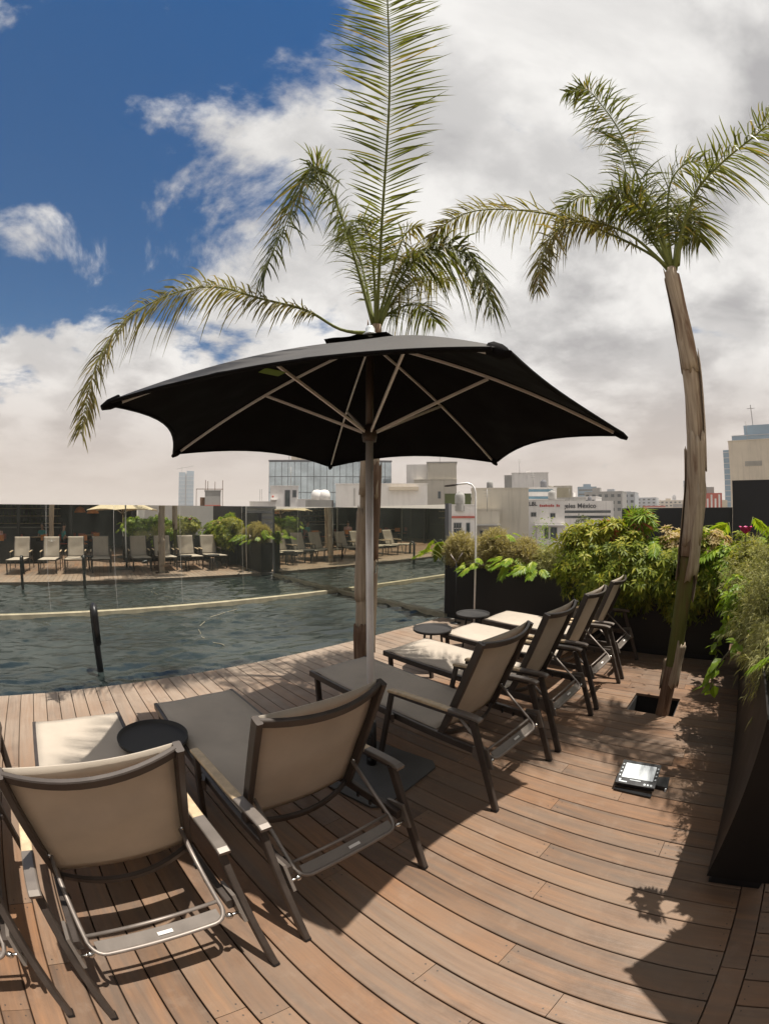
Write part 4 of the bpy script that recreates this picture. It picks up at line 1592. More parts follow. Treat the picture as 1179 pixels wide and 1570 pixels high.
philodendron((5.60, .98, .82), 6, 'bright split-leaf plant in the middle of the hedge', 16, reach=.34, h=.66, lean=(-.06, 0), scale=.8)
# magenta bloom
fr = empty('magenta_flower', (4.45, -.20, .93))
tag(fr, 'single magenta flower above the right planter', 'flower')
MB().tube([tuple(x) for x in spline([(0, 0, 0), (.02, .02, .3), (.0, .03, .60)], 8)], .005, 6).build('stem', M['stem'], fr)
for k in range(7):
    a = k * 2 * math.pi / 7
    me = leaf_mesh('petal', np.array([(0, .03, .60)], float), np.array([(math.cos(a), math.sin(a), 1.1)]), np.array([(0, 0, 1.0)]), .125, .105, .12)
    link('petal', me, M['petal'], fr)
# right planter: rosemary spilling over, broad-leaved climber
rosettes('leafy_shrub', (2.30, -.54, 1.32), (.50, .16, .36), 420, M['leaf_bright'], 'light green shrub on the near end of the right planter, outside the frame', 'shrub', (2.25, -.45, .84), 128, leaflets=7, ll=(.07, .12), lw=.032, shell=.4)
rosettes('leafy_shrub', (3.15, -.55, 1.34), (.65, .16, .36), 460, M['leaf_bright'], 'light green shrub behind the rosemary, middle of the right planter', 'shrub', (3.25, -.5, .84), 129, leaflets=7, ll=(.07, .12), lw=.032, shell=.4)
rosettes('leafy_shrub', (4.35, -.56, 1.34), (.65, .16, .36), 460, M['leaf_hedge'], 'dark green shrub behind the rosemary at the far end of the right planter', 'shrub', (4.35, -.5, .84), 130, leaflets=7, ll=(.07, .12), lw=.032, shell=.4, mat2=M['leaf_yellow'])
philodendron((1.90, -.50, .84), 9, 'split-leaf plant on the near end of the right planter, casting leaf shadows on the deck', 17, reach=.16, h=.62, lean=(-.10, .0), scale=.55)
fluffy('rosemary_bush', (4.20, -.34, 1.16), (.75, .34, .32), 17000, M['leaf_ros'], 'grey-green rosemary-like bush at the far end of the right planter', 'bush', (4.2, -.44, .84), 131, blade=(.03, .06), width=.006, up=.2, droop=.5)
fluffy('rosemary_bush', (3.30, -.33, 1.02), (.46, .26, .34), 12000, M['leaf_ros'], 'grey-green rosemary-like bush spilling over the right planter edge', 'bush', (3.25, -.44, .84), 132, blade=(.03, .06), width=.006, up=.1, droop=.6)
fluffy('rosemary_bush', (2.60, -.38, .98), (.32, .22, .22), 7000, M['leaf_ros'], 'grey-green bush nearest the camera on the right planter', 'bush', (2.55, -.44, .84), 133, blade=(.03, .06), width=.006, up=.0, droop=.7)


def climber(base, pts, label, seed, n=26, size=(.07, .12)):
    g = np.random.default_rng(seed)
    root = empty('leafy_climber', base)
    tag(root, label, 'plant')
    S = spline(pts, 30) - np.array(base)
    MB().tube([tuple(x) for x in S], .006, 6).build('stem', M['stem'], root)
    for i in range(n):
        p = S[int(g.integers(4, 30))] + g.normal(0, .015, 3)
        ax = np.array([[g.normal(0, .6) - .5, g.normal(0, .4) + .6, g.uniform(-.9, .5)]])
        me = leaf_mesh('leaf', np.array([p]), ax, np.array([[g.normal(0, .4), g.normal(0, .4) , 1.0]]), g.uniform(*size), g.uniform(.04, .065), .3)
        link('leaf', me, M['leaf_bright'], root)


rosettes('leafy_shrub', (4.55, -.22, 1.28), (.30, .20, .18), 120, M['leaf_yellow'], 'yellow-green shrub poking out above the far rosemary', 'shrub', (4.55, -.42, .84), 138, leaflets=7, ll=(.06, .11), lw=.03, shell=.3)
rosettes('leafy_shrub', (3.70, -.12, 1.02), (.30, .16, .22), 110, M['leaf_bright'], 'bright small-leaved shrub spilling between the two rosemary bushes', 'shrub', (3.70, -.42, .84), 139, leaflets=6, ll=(.05, .09), lw=.03, shell=.3)
climber((3.05, -.40, .84), [(3.05, -.40, .84), (3.02, -.28, .96), (2.98, -.12, .90), (2.92, .0, .74), (2.88, .02, .60)], 'broad-leaved green climber drooping from the right planter onto the deck side', 141, 28)
climber((3.9, -.36, .86), [(3.9, -.36, .86), (3.86, -.2, 1.0), (3.84, -.06, .92), (3.80, .02, .74), (3.8, .03, .55)], 'broad-leaved green climber hanging from the far part of the right planter', 142, 30)
climber((4.9, -.30, .86), [(4.9, -.30, .86), (4.85, -.18, 1.1), (4.8, -.05, 1.05), (4.78, .04, .9)], 'small green climber near the planter corner', 143, 22)
# fallen leaves
for k in range(26):
    x, y = rng.uniform(4.1, 5.25), rng.uniform(.1, 1.15)
    a = rng.uniform(0, 6.28)
    me = leaf_mesh('fallen_leaf', np.zeros((1, 3)), np.array([[math.cos(a), math.sin(a), .05]]), np.array([[0, 0, 1.0]]), rng.uniform(.03, .06), rng.uniform(.014, .024), .02)
    o = link('fallen_leaf', me, M['bark_low'])
    o.location = (x, y, .006)
    tag(o, 'small dry fallen leaf on the deck boards below the hedge', 'leaf', 'fallen leaves below the hedge')

# ================================================================== CITY
GZ = -14.0


class Bld:
    """a building whose front runs from a to b (left to right as seen from the terrace)"""

    def __init__(self, name, label, a, b, cat='building', group=None):
        self.a = Vector((a[0], a[1], 0))
        d = Vector((b[0] - a[0], b[1] - a[1], 0))
        self.w = d.length
        self.root = empty(name, (a[0], a[1], GZ), math.atan2(d.y, d.x))
        tag(self.root, label, cat, group)

    def box(self, part, u0, u1, v0, v1, z0, z1, mat, parent=None):
        # v grows away from the viewer (local +Y)
        return MB().box((u0, v0, z0 - GZ), (u1, v1, z1 - GZ)).build(part, mat, parent or self.root)

    def body(self, zt, depth, mat, cap=.25, u0=0, u1=None, z0=GZ, v0=0, part='wall'):
        u1 = self.w if u1 is None else u1
        o = self.box(part, u0, u1, v0, v0 + depth, z0, zt, mat)
        if cap:
            self.box('parapet_cap', u0 - .06, u1 + .06, v0 - .06, v0 + depth + .06, zt + .001, zt + cap, mat)
        return o

    def window(self, u0, u1, z0, z1, mat=None, fr=.06, v=0, cols=2, rows=1, frame=None):
        f = MB()
        t0, t1 = v - .05, v - .001
        f.box((u0, t0, z0 - GZ), (u0 + fr, t1, z1 - GZ)).box((u1 - fr, t0, z0 - GZ), (u1, t1, z1 - GZ))
        f.box((u0 + fr, t0, z0 - GZ), (u1 - fr, t1, z0 + fr - GZ)).box((u0 + fr, t0, z1 - fr - GZ), (u1 - fr, t1, z1 - GZ))
        for c in range(1, cols):
            x = u0 + (u1 - u0) * c / cols
            f.box((x - fr / 2, t0, z0 + fr - GZ), (x + fr / 2, t1, z1 - fr - GZ))
        wo = f.build('window', frame or M['grey_wall'], self.root)
        for c in range(cols):
            for r in range(rows):
                x0 = u0 + (u1 - u0) * c / cols + fr / 2 + .001
                x1 = u0 + (u1 - u0) * (c + 1) / cols - fr / 2 - .001
                y0 = z0 + (z1 - z0) * r / rows + fr / 2 + .001
                y1 = z0 + (z1 - z0) * (r + 1) / rows - fr / 2 - .001
                MB().box((x0, v - .02, y0 - GZ), (x1, v - .004, y1 - GZ)).build('pane', mat or M['window'], wo)
        return wo


# far twin tower with a crane
b = Bld('skyscraper', 'pale blue twin tower far off on the left skyline', (259.2, 861.9), (289.1, 852.3), 'tower')
b.body(88.5, 25, M['tower_glass'], 0, 0, 13.7)
b.body(91.4, 25, M['tower_glass'], 0, 16.0, b.w, part='wall')
b.box('core', 13.7, 16.0, 4, 20, GZ, 86, M['far_tower'])
for z in range(0, 88, 8):
    b.box('floor_band', -.15, 13.85, -.3, -.05, z, z + .8, M['far_tower'])
    b.box('floor_band', 15.85, b.w + .15, -.3, -.05, z, z + .8, M['far_tower'])
cr = MB()
cr.bar((6, 12, 88.5 - GZ), (6, 12, 101 - GZ), .8, .8)
cr.bar((-6, 12, 96 - GZ), (30, 12, 103 - GZ), .7, .7)
cr.build('crane', M['concrete'], b.root)

# rooftop tank inside a rusty frame
b = Bld('rooftop_hut', 'small concrete rooftop tank hut inside a thin steel frame', (14.675, 42.54), (17.294, 41.544))
b.body(4.2, 2.2, M['concrete'], .08, .95, 2.6)
b.box('lower_hut', .45, .94, .2, 1.9, GZ, 3.55, M['bark_low'])
b.box('red_base', .93, 2.62, -.06, -.01, 2.0, 2.75, M['red'])
b.body(1.95, 6, M['beige_wall'], .1, -3.0, 6.0, v0=.5)
for u, z in ((.05, 4.4), (1.0, 5.3), (1.25, 5.2), (2.0, 5.15), (2.8, 5.3)):
    b.box('post', u - .03, u + .03, .1, .16, 1.95, z, M['bark_low'])
b.box('beam', .0, 2.85, .11, .15, 4.35, 4.42, M['bark_low'])

# mirrored office block
b = Bld('office_block', 'mirrored glass office block behind the parasol pole', (36.039, 65.774), (53.1, 53.15))
b.body(11.0, 14, M['grey_wall'], 0)
cols, z_rows = 19, [(-2.2, .9), (1.0, 3.0), (3.1, 5.6), (5.7, 8.3), (8.4, 10.9)]
cw = b.w / cols
pm = M['window']
for z0, z1 in z_rows:
    for c in range(cols):
        MB().box((c * cw + .04, -.06, z0 - GZ), ((c + 1) * cw - .04, -.002, z1 - GZ)).build('glass_pane', M['office_glass'], b.root)
b.box('roof_edge', -.1, b.w + .1, -.12, 14.1, 11.0, 11.25, M['grey_wall'])
b.box('plant_room', 3.6, 6.5, 3, 8, 11.25, 12.3, M['cream_wall'])
b.box('plant_room', 7.2, 10.5, 3, 8, 11.25, 12.0, M['red'])
b.box('plant_room', 16.2, 18.6, .4, 6, 11.25, 12.4, M['grey_wall'])
for k in range(5):
    b.box('rail_post', 3.4 + k * 1.6, 3.5 + k * 1.6, .5, .6, 11.25, 12.9, M['concrete'])

# white roof house with a satellite dish
b = Bld('roof_house', 'white rooftop house with a dark door and satellite dish left of the parasol pole', (21.2, 43.1), (27.25, 39.52))
w0 = b.w
b.body(4.9, 4, M['white'], .08, 2.3, 5.4)
b.body(3.45, 4, M['white'], .06, 5.4, w0, part='side_wall')
b.body(3.2, 4, M['white'], .06, 0, 2.3, part='side_wall')
b.window(3.9, 4.5, 2.3, 4.5, cols=1)
b.window(4.75, 5.2, 3.7, 4.5, cols=1)
ds = MB().lathe([(.001, 0), (.2, .03), (.36, .10), (.44, .17), (.43, .18), (.2, .05), (.001, .02)], 20, (2.7, -.35, 3.25 - GZ))
ds.tube([(2.7, -.35, 2.3 - GZ), (2.7, -.35, 3.27 - GZ)], .03, 8, up=(0, 1, 0))
ds.build('satellite_dish', M['white'], b.root)
MB().ball((2.6, -.6, 3.75 - GZ), .12, 10, 6).build('red_lamp', M['red'], b.root)
for u in (1.1, 1.3):
    b.box('mast', u, u + .04, .5, .54, 3.2, 4.6, M['concrete'])

# white wall block
b = Bld('white_block', 'long blank white rooftop block right behind the parasol pole', (24.41, 31.688), (30.518, 25.859))
b.body(4.55, 5, M['white'], .10)
b.box('awning', 4.9, 7.6, -.55, -.01, 4.0, 4.3, M['cream_wall'])
b.box('drain_pipe', 1.7, 1.76, -.08, -.01, 2.6, 4.2, M['concrete'])
for u in (-1.0, -.3):
    MB().lathe([(.001, 0), (.55, 0), (.58, .4), (.5, .75), (.3, .95), (.001, 1.0)], 18, (u - .9, 1.0, 3.15 - GZ)).build('water_tank', M['white'], b.root)
b.box('tank_stand', -2.9, -.4, .4, 1.6, GZ, 3.14, M['concrete'])

# beige tower with water tank house
b = Bld('beige_tower', 'beige concrete stair tower above the white rooftops', (44.6, 40.2), (48.3, 35.6))
b.body(6.6, 4, M['beige_wall'], .06)
b.box('tank_house', 1.9, b.w + .02, .3, 3.6, 6.68, 9.0, M['beige_wall'])
b.box('tank_roof', 1.75, b.w + .15, .2, 3.75, 9.001, 9.16, M['concrete'])
b.box('rear_block', -1.2, 1.8, 2.0, 5, GZ, 9.0, M['white'])
b.window(b.w - 2.6, b.w - 2.2, 4.0, 5.0, cols=1)
b.window(b.w - .9, b.w - .6, 3.6, 4.2, cols=1)

# small white house with red trim
b = Bld('white_house', 'small white house with red trim and a barred window left of the grey-sided block', (30.0, 23.4), (32.75, 19.4))
w0 = b.w
b.body(2.55, 4, M['white'], .10, 0, w0 * .56)
b.box('red_trim', -.05, w0 * .57, -.12, -.01, 1.45, 1.62, M['red'])
b.body(2.15, 4, M['beige_wall'], .08, w0 * .56, w0, v0=.8, part='side_wall')
b.box('canopy_slab', w0 * .56 + .01, w0 + .05, .1, .79, .75, .9, M['concrete'])
b.window(.75, 1.45, .05, 1.05, cols=3, rows=2)
b.window(1.85, 2.2, -.1, 1.05, cols=1)
for k in range(4):
    b.window(w0 * .56 + .35 + k * .45, w0 * .56 + .65 + k * .45, -.7, .35, v=.8, cols=1)
b.box('screen_frame', -.2, 2.3, 3.0, 3.08, 2.2, 3.75, M['dark_green'])
b.box('gable', 2.35, w0 + 3.0, 3.5, 7, GZ, 4.2, M['beige_wall'])
b.box('gable_cap', 2.3, w0 + 3.05, 3.45, 7.05, 4.201, 4.3, M['beige_wall'])

# grey sided block with blue strips, clinic, hospital
b = Bld('striped_block', 'white block with blue window strips and a dark grey side', (48.414, 26.098), (51.3, 21.9))
b.box('grey_side', 0, 1.15, 0, 5, GZ, 5.1, M['grey_wall'])
b.body(5.05, 5, M['white'], .1, 1.16, b.w)
for z in (2.7, 3.7, 4.6):
    b.box('window_strip', 1.25, b.w - .5, -.05, -.002, z, z + .32, M['blue_strip'])
b = Bld('cubic_block', 'plain white cubic block standing behind the striped block', (69.3, 40.1), (72.968, 32.797))
b.body(9.3, 9, M['white'], .12, 1.4, b.w)
b.box('grey_end', 0, 1.39, .2, 8, GZ, 9.0, M['concrete'])
b.box('roof_hatch', 4.0, 5.0, 2, 3, 9.42, 9.9, M['white'])
b = Bld('clinic', 'white two-storey clinic with dark and red lettering', (44.3, 23.25), (46.326, 18.812))
w0 = b.w
b.body(3.35, 5, M['white'], .08)
b.box('balcony_slab', w0 * .30, w0 + .1, -.9, -.01, .45, .62, M['white'])
b.box('lower_wall', w0 * .35, w0, -.5, -.01, GZ, .44, M['white'])
b.window(w0 * .52, w0 * .62, -.95, .32, v=-.5, cols=1)
b.window(w0 * .66, w0 * .82, -1.0, .32, v=-.5, cols=2)
b.window(w0 * .2, w0 * .33, 1.5, 2.0, cols=2)
b.window(w0 * .66, w0 * .78, 1.4, 1.9, cols=2)


def text_obj(s, size, mat, parent, loc, name='lettering', th=.03):
    cu = bpy.data.curves.new(name, 'FONT')
    cu.body = s
    cu.size = size
    cu.extrude = th
    cu.offset = size * .018
    tmp = bpy.data.objects.new(name + '_tmp', cu)
    col.objects.link(tmp)
    dg = bpy.context.evaluated_depsgraph_get()
    me = bpy.data.meshes.new_from_object(tmp.evaluated_get(dg))
    bpy.data.objects.remove(tmp)
    o = link(name, me, mat, parent)
    me.materials.clear()
    me.materials.append(mat)
    o.location = loc
    o.rotation_euler = (R(90), 0, 0)
    return o


text_obj('LBL', .62, M['sign_dark'], b.root, (.75, -.04, 2.75 - GZ))
for k in range(11):
    if k != 8:
        b.box('red_letter', 2.0 + k * .215, 2.0 + k * .215 + .16, -.05, -.002, 2.62, 2.62 + (.2 if k % 3 else .26), M['sign_red'])
b = Bld('hospital', 'long white hospital building with dark lettering across its top', (81.0, 39.5), (86.695, 24.167))
w0 = b.w
b.body(4.45, 8, M['white'], 0)
for z, h in ((1.0, .5), (2.05, .5)):
    b.box('window_band', 4.5, w0 - .6, -.06, -.002, z, z + h, M['window'])
b.box('roof_slab', 2.8, 10.6, .6, 7, 4.46, 5.2, M['concrete'])
text_obj('Angeles México', 1.33, M['sign_dark'], b.root, (w0 - 12.15, -.06, 3.05 - GZ))
b = Bld('tan_block', 'tan box-like block above the hospital roof', (119.176, 51.934), (121.346, 46.639))
b.body(10.2, 6, M['beige_wall'], 0)
b.box('glazing', .4, b.w - .4, -.06, -.002, 5.0, 9.6, M['tan_glass'])
for k, (nm, lab, a_, c_, zt, mat, cat) in enumerate([
    ('office_tower', 'blue-grey office tower on the skyline right of the tan block', (375.1, 139.0), (380.8, 122.3), 26.7, 'tower_glass', 'tower'),
    ('apartment_tower', 'pale apartment tower on the skyline above the low slate wall', (338.4, 89.3), (341.7, 75.8), 17.1, 'far_tower', 'tower'),
    ('distant_block', 'small hazy distant block, left of three past the pale tower', (881.5, 181.7), (885.4, 161.5), 25.4, 'far_tower', 'tower'),
    ('distant_block', 'small hazy distant block, middle of three past the pale tower', (886.6, 154.7), (888.9, 141.2), 27.7, 'cream_wall', 'tower'),
    ('distant_block', 'slender hazy distant block, right of three past the pale tower', (1189.2, 160.7), (1190.6, 149.8), 49.4, 'far_tower', 'tower'),
    ('slim_tower', 'slim blue-grey tower half hidden by the leaning trunk', (497.1, 53.5), (497.8, 46.0), 37.5, 'tower_glass', 'tower'),
    ('low_block', 'low pale block between the hospital and the pale tower', (285.7, 91.5), (290.2, 76.2), 3.3, 'white', 'building'),
    ('low_block', 'long low cream block along the horizon above the slate wall', (253.8, 56.4), (259.6, 15.1), 5.6, 'cream_wall', 'building'),
    ('low_block', 'low reddish block on the horizon left of the leaning trunk', (300.0, 62.0), (303.0, 46.0), 7.4, 'red', 'building'),
    ('low_block', 'low grey block on the horizon behind the leaning trunk', (330.0, 44.0), (332.0, 30.0), 9.0, 'concrete', 'building'),
]):
    b = Bld(nm, lab, a_, c_, cat)
    b.body(zt, b.w * .7, M[mat], 0)
    if zt > 15:
        b.box('roof_box', b.w * .3, b.w * .7, 2, b.w * .5, zt + .01, zt + 2.4, M[mat])
        for z in np.arange(0, zt - 2, max(3.5, zt / 7)):
            b.box('floor_band', .05 * b.w, .95 * b.w, -.3, -.02, float(z), float(z) + 1.4, M['window'])
# right edge: mural block, cream building, blue glass tower
b = Bld('mural_block', 'low building painted with a red and white mural', (119.8, 7.1), (120.0, .6))
b.body(5.2, 5, M['cream_wall'], 0)
b.box('mural_panel', .3, 5.0, -.06, -.002, 3.0, 7.0, M['red'])
for k in range(4):
    b.box('mural_stripe', .7 + k * 1.1, 1.2 + k * 1.1, -.09, -.061, 2.9, 5.6 + (k % 2), M['white'])
b.box('roof_hut', .5, 2.8, 1, 3, 7.01, 8.6, M['concrete'])
b = Bld('cream_building', 'cream building with one long vent at the right edge', (60.0, -.215), (59.243, -9.503))
b.body(10.8, 10, M['cream_wall'], .12)
b.box('vent_recess', 2.2, 4.6, -.03, -.002, 7.6, 8.2, M['concrete'])
for k in range(4):
    b.box('vent_slat', 2.25, 4.55, -.07, -.031, 7.64 + k * .14, 7.70 + k * .14, M['beige_wall'])
b = Bld('glass_tower', 'stepped blue glass tower rising behind the cream building', (259.99, 2.6), (258.59, -30.0), 'tower')
w0 = b.w
b.body(36.5, 20, M['tower_glass'], 0, 0, 6.0)
b.body(44.4, 24, M['tower_glass'], 0, 6.1, w0, v0=1, part='wall')
b.body(50.0, 16, M['tower_glass'], 0, 14.0, w0, v0=3, z0=44.41, part='crown')
for z in range(2, 36, 3):
    b.box('floor_band', -.1, 6.05, -.25, -.02, z, z + .5, M['far_tower'])
for z in (38, 41, 44):
    b.box('floor_band', 6.1, w0, .7, .98, z, z + .4, M['far_tower'])
MB().bar((20, 6, 50 - GZ), (20, 6, 62 - GZ), .5, .5).bar((17.5, 6, 60 - GZ), (22.5, 6, 60 - GZ), .3, .3).build('antenna', M['concrete'], b.root)


def city_tree(base, h, r, n, label, seed, mat='leaf_tree', ls=.22):
    g = np.random.default_rng(seed)
    root = empty('tree', base)
    tag(root, label, 'tree')
    tr = MB()
    tr.tube([(0, 0, 0), (.1, 0, h * .4), (.0, .1, h * .7)], [.22, .16, .10], 8)
    for k in range(6):
        a = k * 1.05
        tr.tube([(.0, .05, h * .5), (r * .4 * math.cos(a), r * .4 * math.sin(a), h * .75), (r * .75 * math.cos(a), r * .75 * math.sin(a), h * .92)], [.08, .05, .02], 6)
    tr.build('trunk', M['bark_low'], root)
    P = []
    for k in range(9):
        a = g.uniform(0, 6.28)
        c = (r * .55 * math.cos(a) * g.random() ** .5, r * .55 * math.sin(a) * g.random() ** .5, h * g.uniform(.68, .98))
        p, od = lump(g, n // 9, c, (r * .5, r * .5, h * .13), shell=.5)
        P.append(np.hstack([p, od]))
    P = np.vstack(P)
    me = leaf_mesh('crown', P[:, :3], P[:, 3:] + g.normal(0, .6, (len(P), 3)), g.normal(0, 1, (len(P), 3)), ls * g.uniform(.6, 1.2, len(P)), ls * .5, .2)
    o = link('crown', me, M[mat], root)
    o['kind'] = 'stuff'


city_tree((27.2, 12.65, GZ), 14.3, 1.1, 1500, 'slender young street tree beyond the planter, in front of the clinic', 301, 'leaf_bright', .16)
city_tree((66.0, 23.0, GZ), 14.3, 2.6, 3600, 'olive-green street tree in front of the hospital, left one', 302, ls=.4)
city_tree((67.0, 19.6, GZ), 13.9, 2.4, 3000, 'olive-green street tree in front of the hospital, right one', 303, ls=.4)
city_tree((40.0, 12.0, GZ), 13.4, 2.0, 2800, 'dark street tree just above the hedge, below the hospital', 304, ls=.3)
# rooftop clutter: tanks, aerials, more blocks in the haze
for k, (x, y, z, lab) in enumerate([(50.6, 31.6, 5.31, 'tank'), (51.8, 24.0, 5.16, 'tank'), (31.0, 22.5, 2.66, 'tank'), (88.5, 30.0, 4.46, 'tank'), (46.5, 20.5, 3.44, 'tank')]):
    r_ = empty('roof_tank', (x, y, z - .6))
    tag(r_, ['dark rooftop tank left of the cubic block', 'grey rooftop tank on the striped block', 'dark rooftop tank on the small white house', 'grey rooftop tank on the hospital roof', 'dark rooftop tank on the clinic roof'][k], 'water tank', 'rooftop water tanks')
    MB().lathe([(.001, 0), (.42, 0), (.44, .1), (.44, .75), (.36, .95), (.12, 1.05), (.12, 1.12), (.001, 1.12)], 14, (0, 0, .6)).build('tank', M['grey_wall'] if k % 2 else M['concrete'], r_)
    MB().box((-.5, -.5, .0), (.5, .5, .6)).build('stand', M['concrete'], r_)
for k, (x, y, z, h) in enumerate([(25.2, 40.9, 4.9, 2.2), (47.0, 37.5, 9.1, 2.4), (70.5, 37.5, 9.3, 2.6), (49.9, 24.6, 5.1, 2.0), (32.2, 20.4, 2.2, 1.8), (84.0, 33.0, 4.4, 2.6), (27.0, 30.0, 4.6, 1.8), (59.8, -3.0, 10.8, 2.5), (40.5, 62.0, 11.2, 3.0)]):
    r_ = empty('roof_aerial', (x, y, z))
    tag(r_, 'thin rooftop aerial on top of the ' + ['white roof house', 'beige stair tower', 'cubic white block', 'striped block', 'small white house', 'hospital', 'long blank white block', 'cream building', 'mirrored office block'][k], 'aerial', 'rooftop aerials')
    MB().tube([(0, 0, -.2), (0, 0, h)], .03, 6, up=(0, 1, 0)).build('mast', M['concrete'], r_)
    for q in range(3):
        MB().bar((-.35 + q * .08, .2, h - .15 - q * .25), (.35 - q * .08, -.2, h - .15 - q * .25), .025, .025).build('crossbar', M['concrete'], r_)
for k, (x, y, w_, zt, mt, lab) in enumerate([
    (140, 92, 16, 9.5, 'white', 'pale hazy block behind the beige stair tower'), (150, 76, 14, 12.5, 'beige_wall', 'beige hazy block between the stair tower and the cubic block'),
    (160, 60, 16, 8.2, 'white', 'white hazy block behind the tan block'), (190, 58, 18, 11.5, 'concrete', 'grey hazy block above the hospital roof'),
    (230, 62, 20, 13.0, 'far_tower', 'hazy grey block right of the blue-grey office tower'), (420, 88, 30, 17.0, 'far_tower', 'far hazy slab right of the pale apartment tower'),
    (420, 56, 26, 14.0, 'cream_wall', 'far hazy cream slab left of the leaning trunk'), (300, 20, 22, 10.0, 'white', 'far white slab right of the leaning trunk')]):
    b = Bld('hazy_block', lab, (x, y + w_ / 2), (x + 1, y - w_ / 2))
    b.body(zt, w_ * .6, M[mt], .4)
    nc = 6
    for rr in range(3):
        for c in range(nc):
            u = b.w * (c + .25) / nc
            b.box('window', u, u + b.w / nc * .5, -.12, -.01, zt - 2.2 - rr * 3.0, zt - .9 - rr * 3.0, M['window'])
    b.box('roof_hut', b.w * .2, b.w * .4, 1, 4, zt + .41, zt + 2.2, M[mt])
# rooftops and neighbouring blocks below the horizon, seen between the plants
for k, (x, y, w_, d_, zt, mat, lab) in enumerate([
    (22, 10, 7, 6, -2.6, 'white', 'flat white roof below the terrace, seen between the straw bushes'),
    (33, 10, 8, 7, -3.5, 'concrete', 'flat grey roof below the terrace in front of the clinic'),
    (20, 24, 8, 7, -1.2, 'beige_wall', 'flat beige roof beyond the end of the glass wall'),
    (90, 2, 18, 14, .6, 'beige_wall', 'flat beige roof beyond the low slate wall'),
    (55, 8, 12, 10, -.5, 'white', 'flat white roof beyond the hedge')]):
    b = Bld('low_roof', lab, (x, y + w_ / 2), (x, y - w_ / 2))
    b.body(zt, d_, M[mat], .3)

# ================================================================== TERRACE BAR BEHIND THE CAMERA (shows in the mirror glass)
bar = empty('bar_pavilion', (-5.0, -6.5, 0))
tag(bar, 'dark open bar pavilion behind the loungers, seen only in the mirror glass', 'pavilion')


def pbox(part, x0, x1, y0, y1, z0, z1, mat, parent=None):
    return MB().box((x0 + 5, y0 + 6.5, z0), (x1 + 5, y1 + 6.5, z1)).build(part, M[mat], parent or bar)


pbox('roof', -11.6, 2.75, -9.4, -3.9, 2.75, 3.0, 'grey_wall')
pbox('back_wall', -11.6, 2.7, -9.4, -9.2, .002, 2.745, 'slate')
pbox('side_wall', 2.5, 2.7, -9.19, -6.0, .002, 2.745, 'slate')
for x in (-11.3, -8.6, -5.9, -3.2, -.6, 2.5):
    pbox('column', x, x + .14, -4.1, -3.96, .002, 2.745, 'black')
sh = pbox('shelf', -6.0, -1.5, -9.18, -8.9, 1.25, 1.29, 'armwood')
pbox('shelf', -6.0, -1.5, -9.18, -8.9, 1.65, 1.69, 'armwood')
pbox('shelf', -6.0, -1.5, -9.18, -8.9, 2.05, 2.09, 'armwood')
pbox('counter', -6.4, -1.4, -7.6, -7.1, .002, 1.08, 'black')
pbox('counter_top', -6.5, -1.3, -7.7, -7.0, 1.081, 1.13, 'concrete')
wing = empty('dining_room', (-9.5, .2, 0))
tag(wing, 'dark dining room at the far left end of the deck, seen only in the mirror glass', 'pavilion')
for part, x0, x1, y0, y1, z0, z1, mt in (('roof', -11.7, -7.4, -3.85, 4.2, 2.75, 3.0, 'grey_wall'), ('back_wall', -11.9, -11.7, -9.4, 4.1, .002, 2.9, 'slate'), ('column', -7.6, -7.46, -1.2, -1.06, .002, 2.745, 'black'), ('column', -7.6, -7.46, 1.4, 1.54, .002, 2.745, 'black'), ('column', -7.6, -7.46, 4.0, 4.14, .002, 2.745, 'black'), ('counter', -10.2, -9.7, -2.5, 2.5, .002, 1.1, 'black'), ('wall_screen', -11.49, -11.42, .5, 2.2, 1.5, 2.4, 'window'), ('shelf', -11.49, -11.2, -3.0, .0, 1.5, 1.55, 'armwood'), ('shelf', -11.49, -11.2, -3.0, .0, 1.95, 2.0, 'armwood')):
    MB().box((x0 + 9.5, y0 - .2, z0), (x1 + 9.5, y1 - .2, z1)).build(part, M[mt], wing)
bm0 = MB().lathe([(.001, 0), (.036, 0), (.036, .18), (.014, .23), (.014, .29), (.001, .29)], 10).mesh('bottle')
k = 0
for z in (1.291, 1.691, 2.091):
    for q in range(17):
        o = link('bottle', bm0, M['bottle'] if k == 0 else None)
        o.location = (-5.85 + q * .26 + rng.uniform(-.05, .05), -9.04, z)
        tag(o, 'bottle standing on the back shelf of the bar', 'bottle', 'bottles on the bar shelves')
        k += 1


def cafe_chair(x, y, rz, mat, label):
    root = empty('cafe_chair', (x, y, 0), rz)
    tag(root, label, 'chair', 'cafe chairs in the bar')
    MB().box((-.21, -.21, .43), (.21, .21, .46)).build('seat', M[mat], root)
    MB().sweep([(-.2, -.2, .72), (-.1, -.235, .72), (.1, -.235, .72), (.2, -.2, .72)], rect(.02, .26)).build('backrest', M[mat], root)
    for sx in (-1, 1):
        for sy in (-1, 1):
            top = .84 if sy < 0 else .43
            MB().tube([(sx * .19, sy * .2, 0), (sx * .18, sy * .19, top)], .012, 6, up=(0, 1, 0)).build('leg', M['black'], root)


def cafe_table(x, y, label):
    root = empty('cafe_table', (x, y, 0))
    tag(root, label, 'table', 'cafe tables in the bar')
    MB().lathe([(.001, .70), (.36, .70), (.37, .72), (.36, .74), (.001, .74)], 24).build('top', M['armwood'], root)
    MB().lathe([(.001, 0), (.2, 0), (.2, .02), (.03, .04), (.03, .699), (.001, .699)], 14).build('pedestal', M['black'], root)


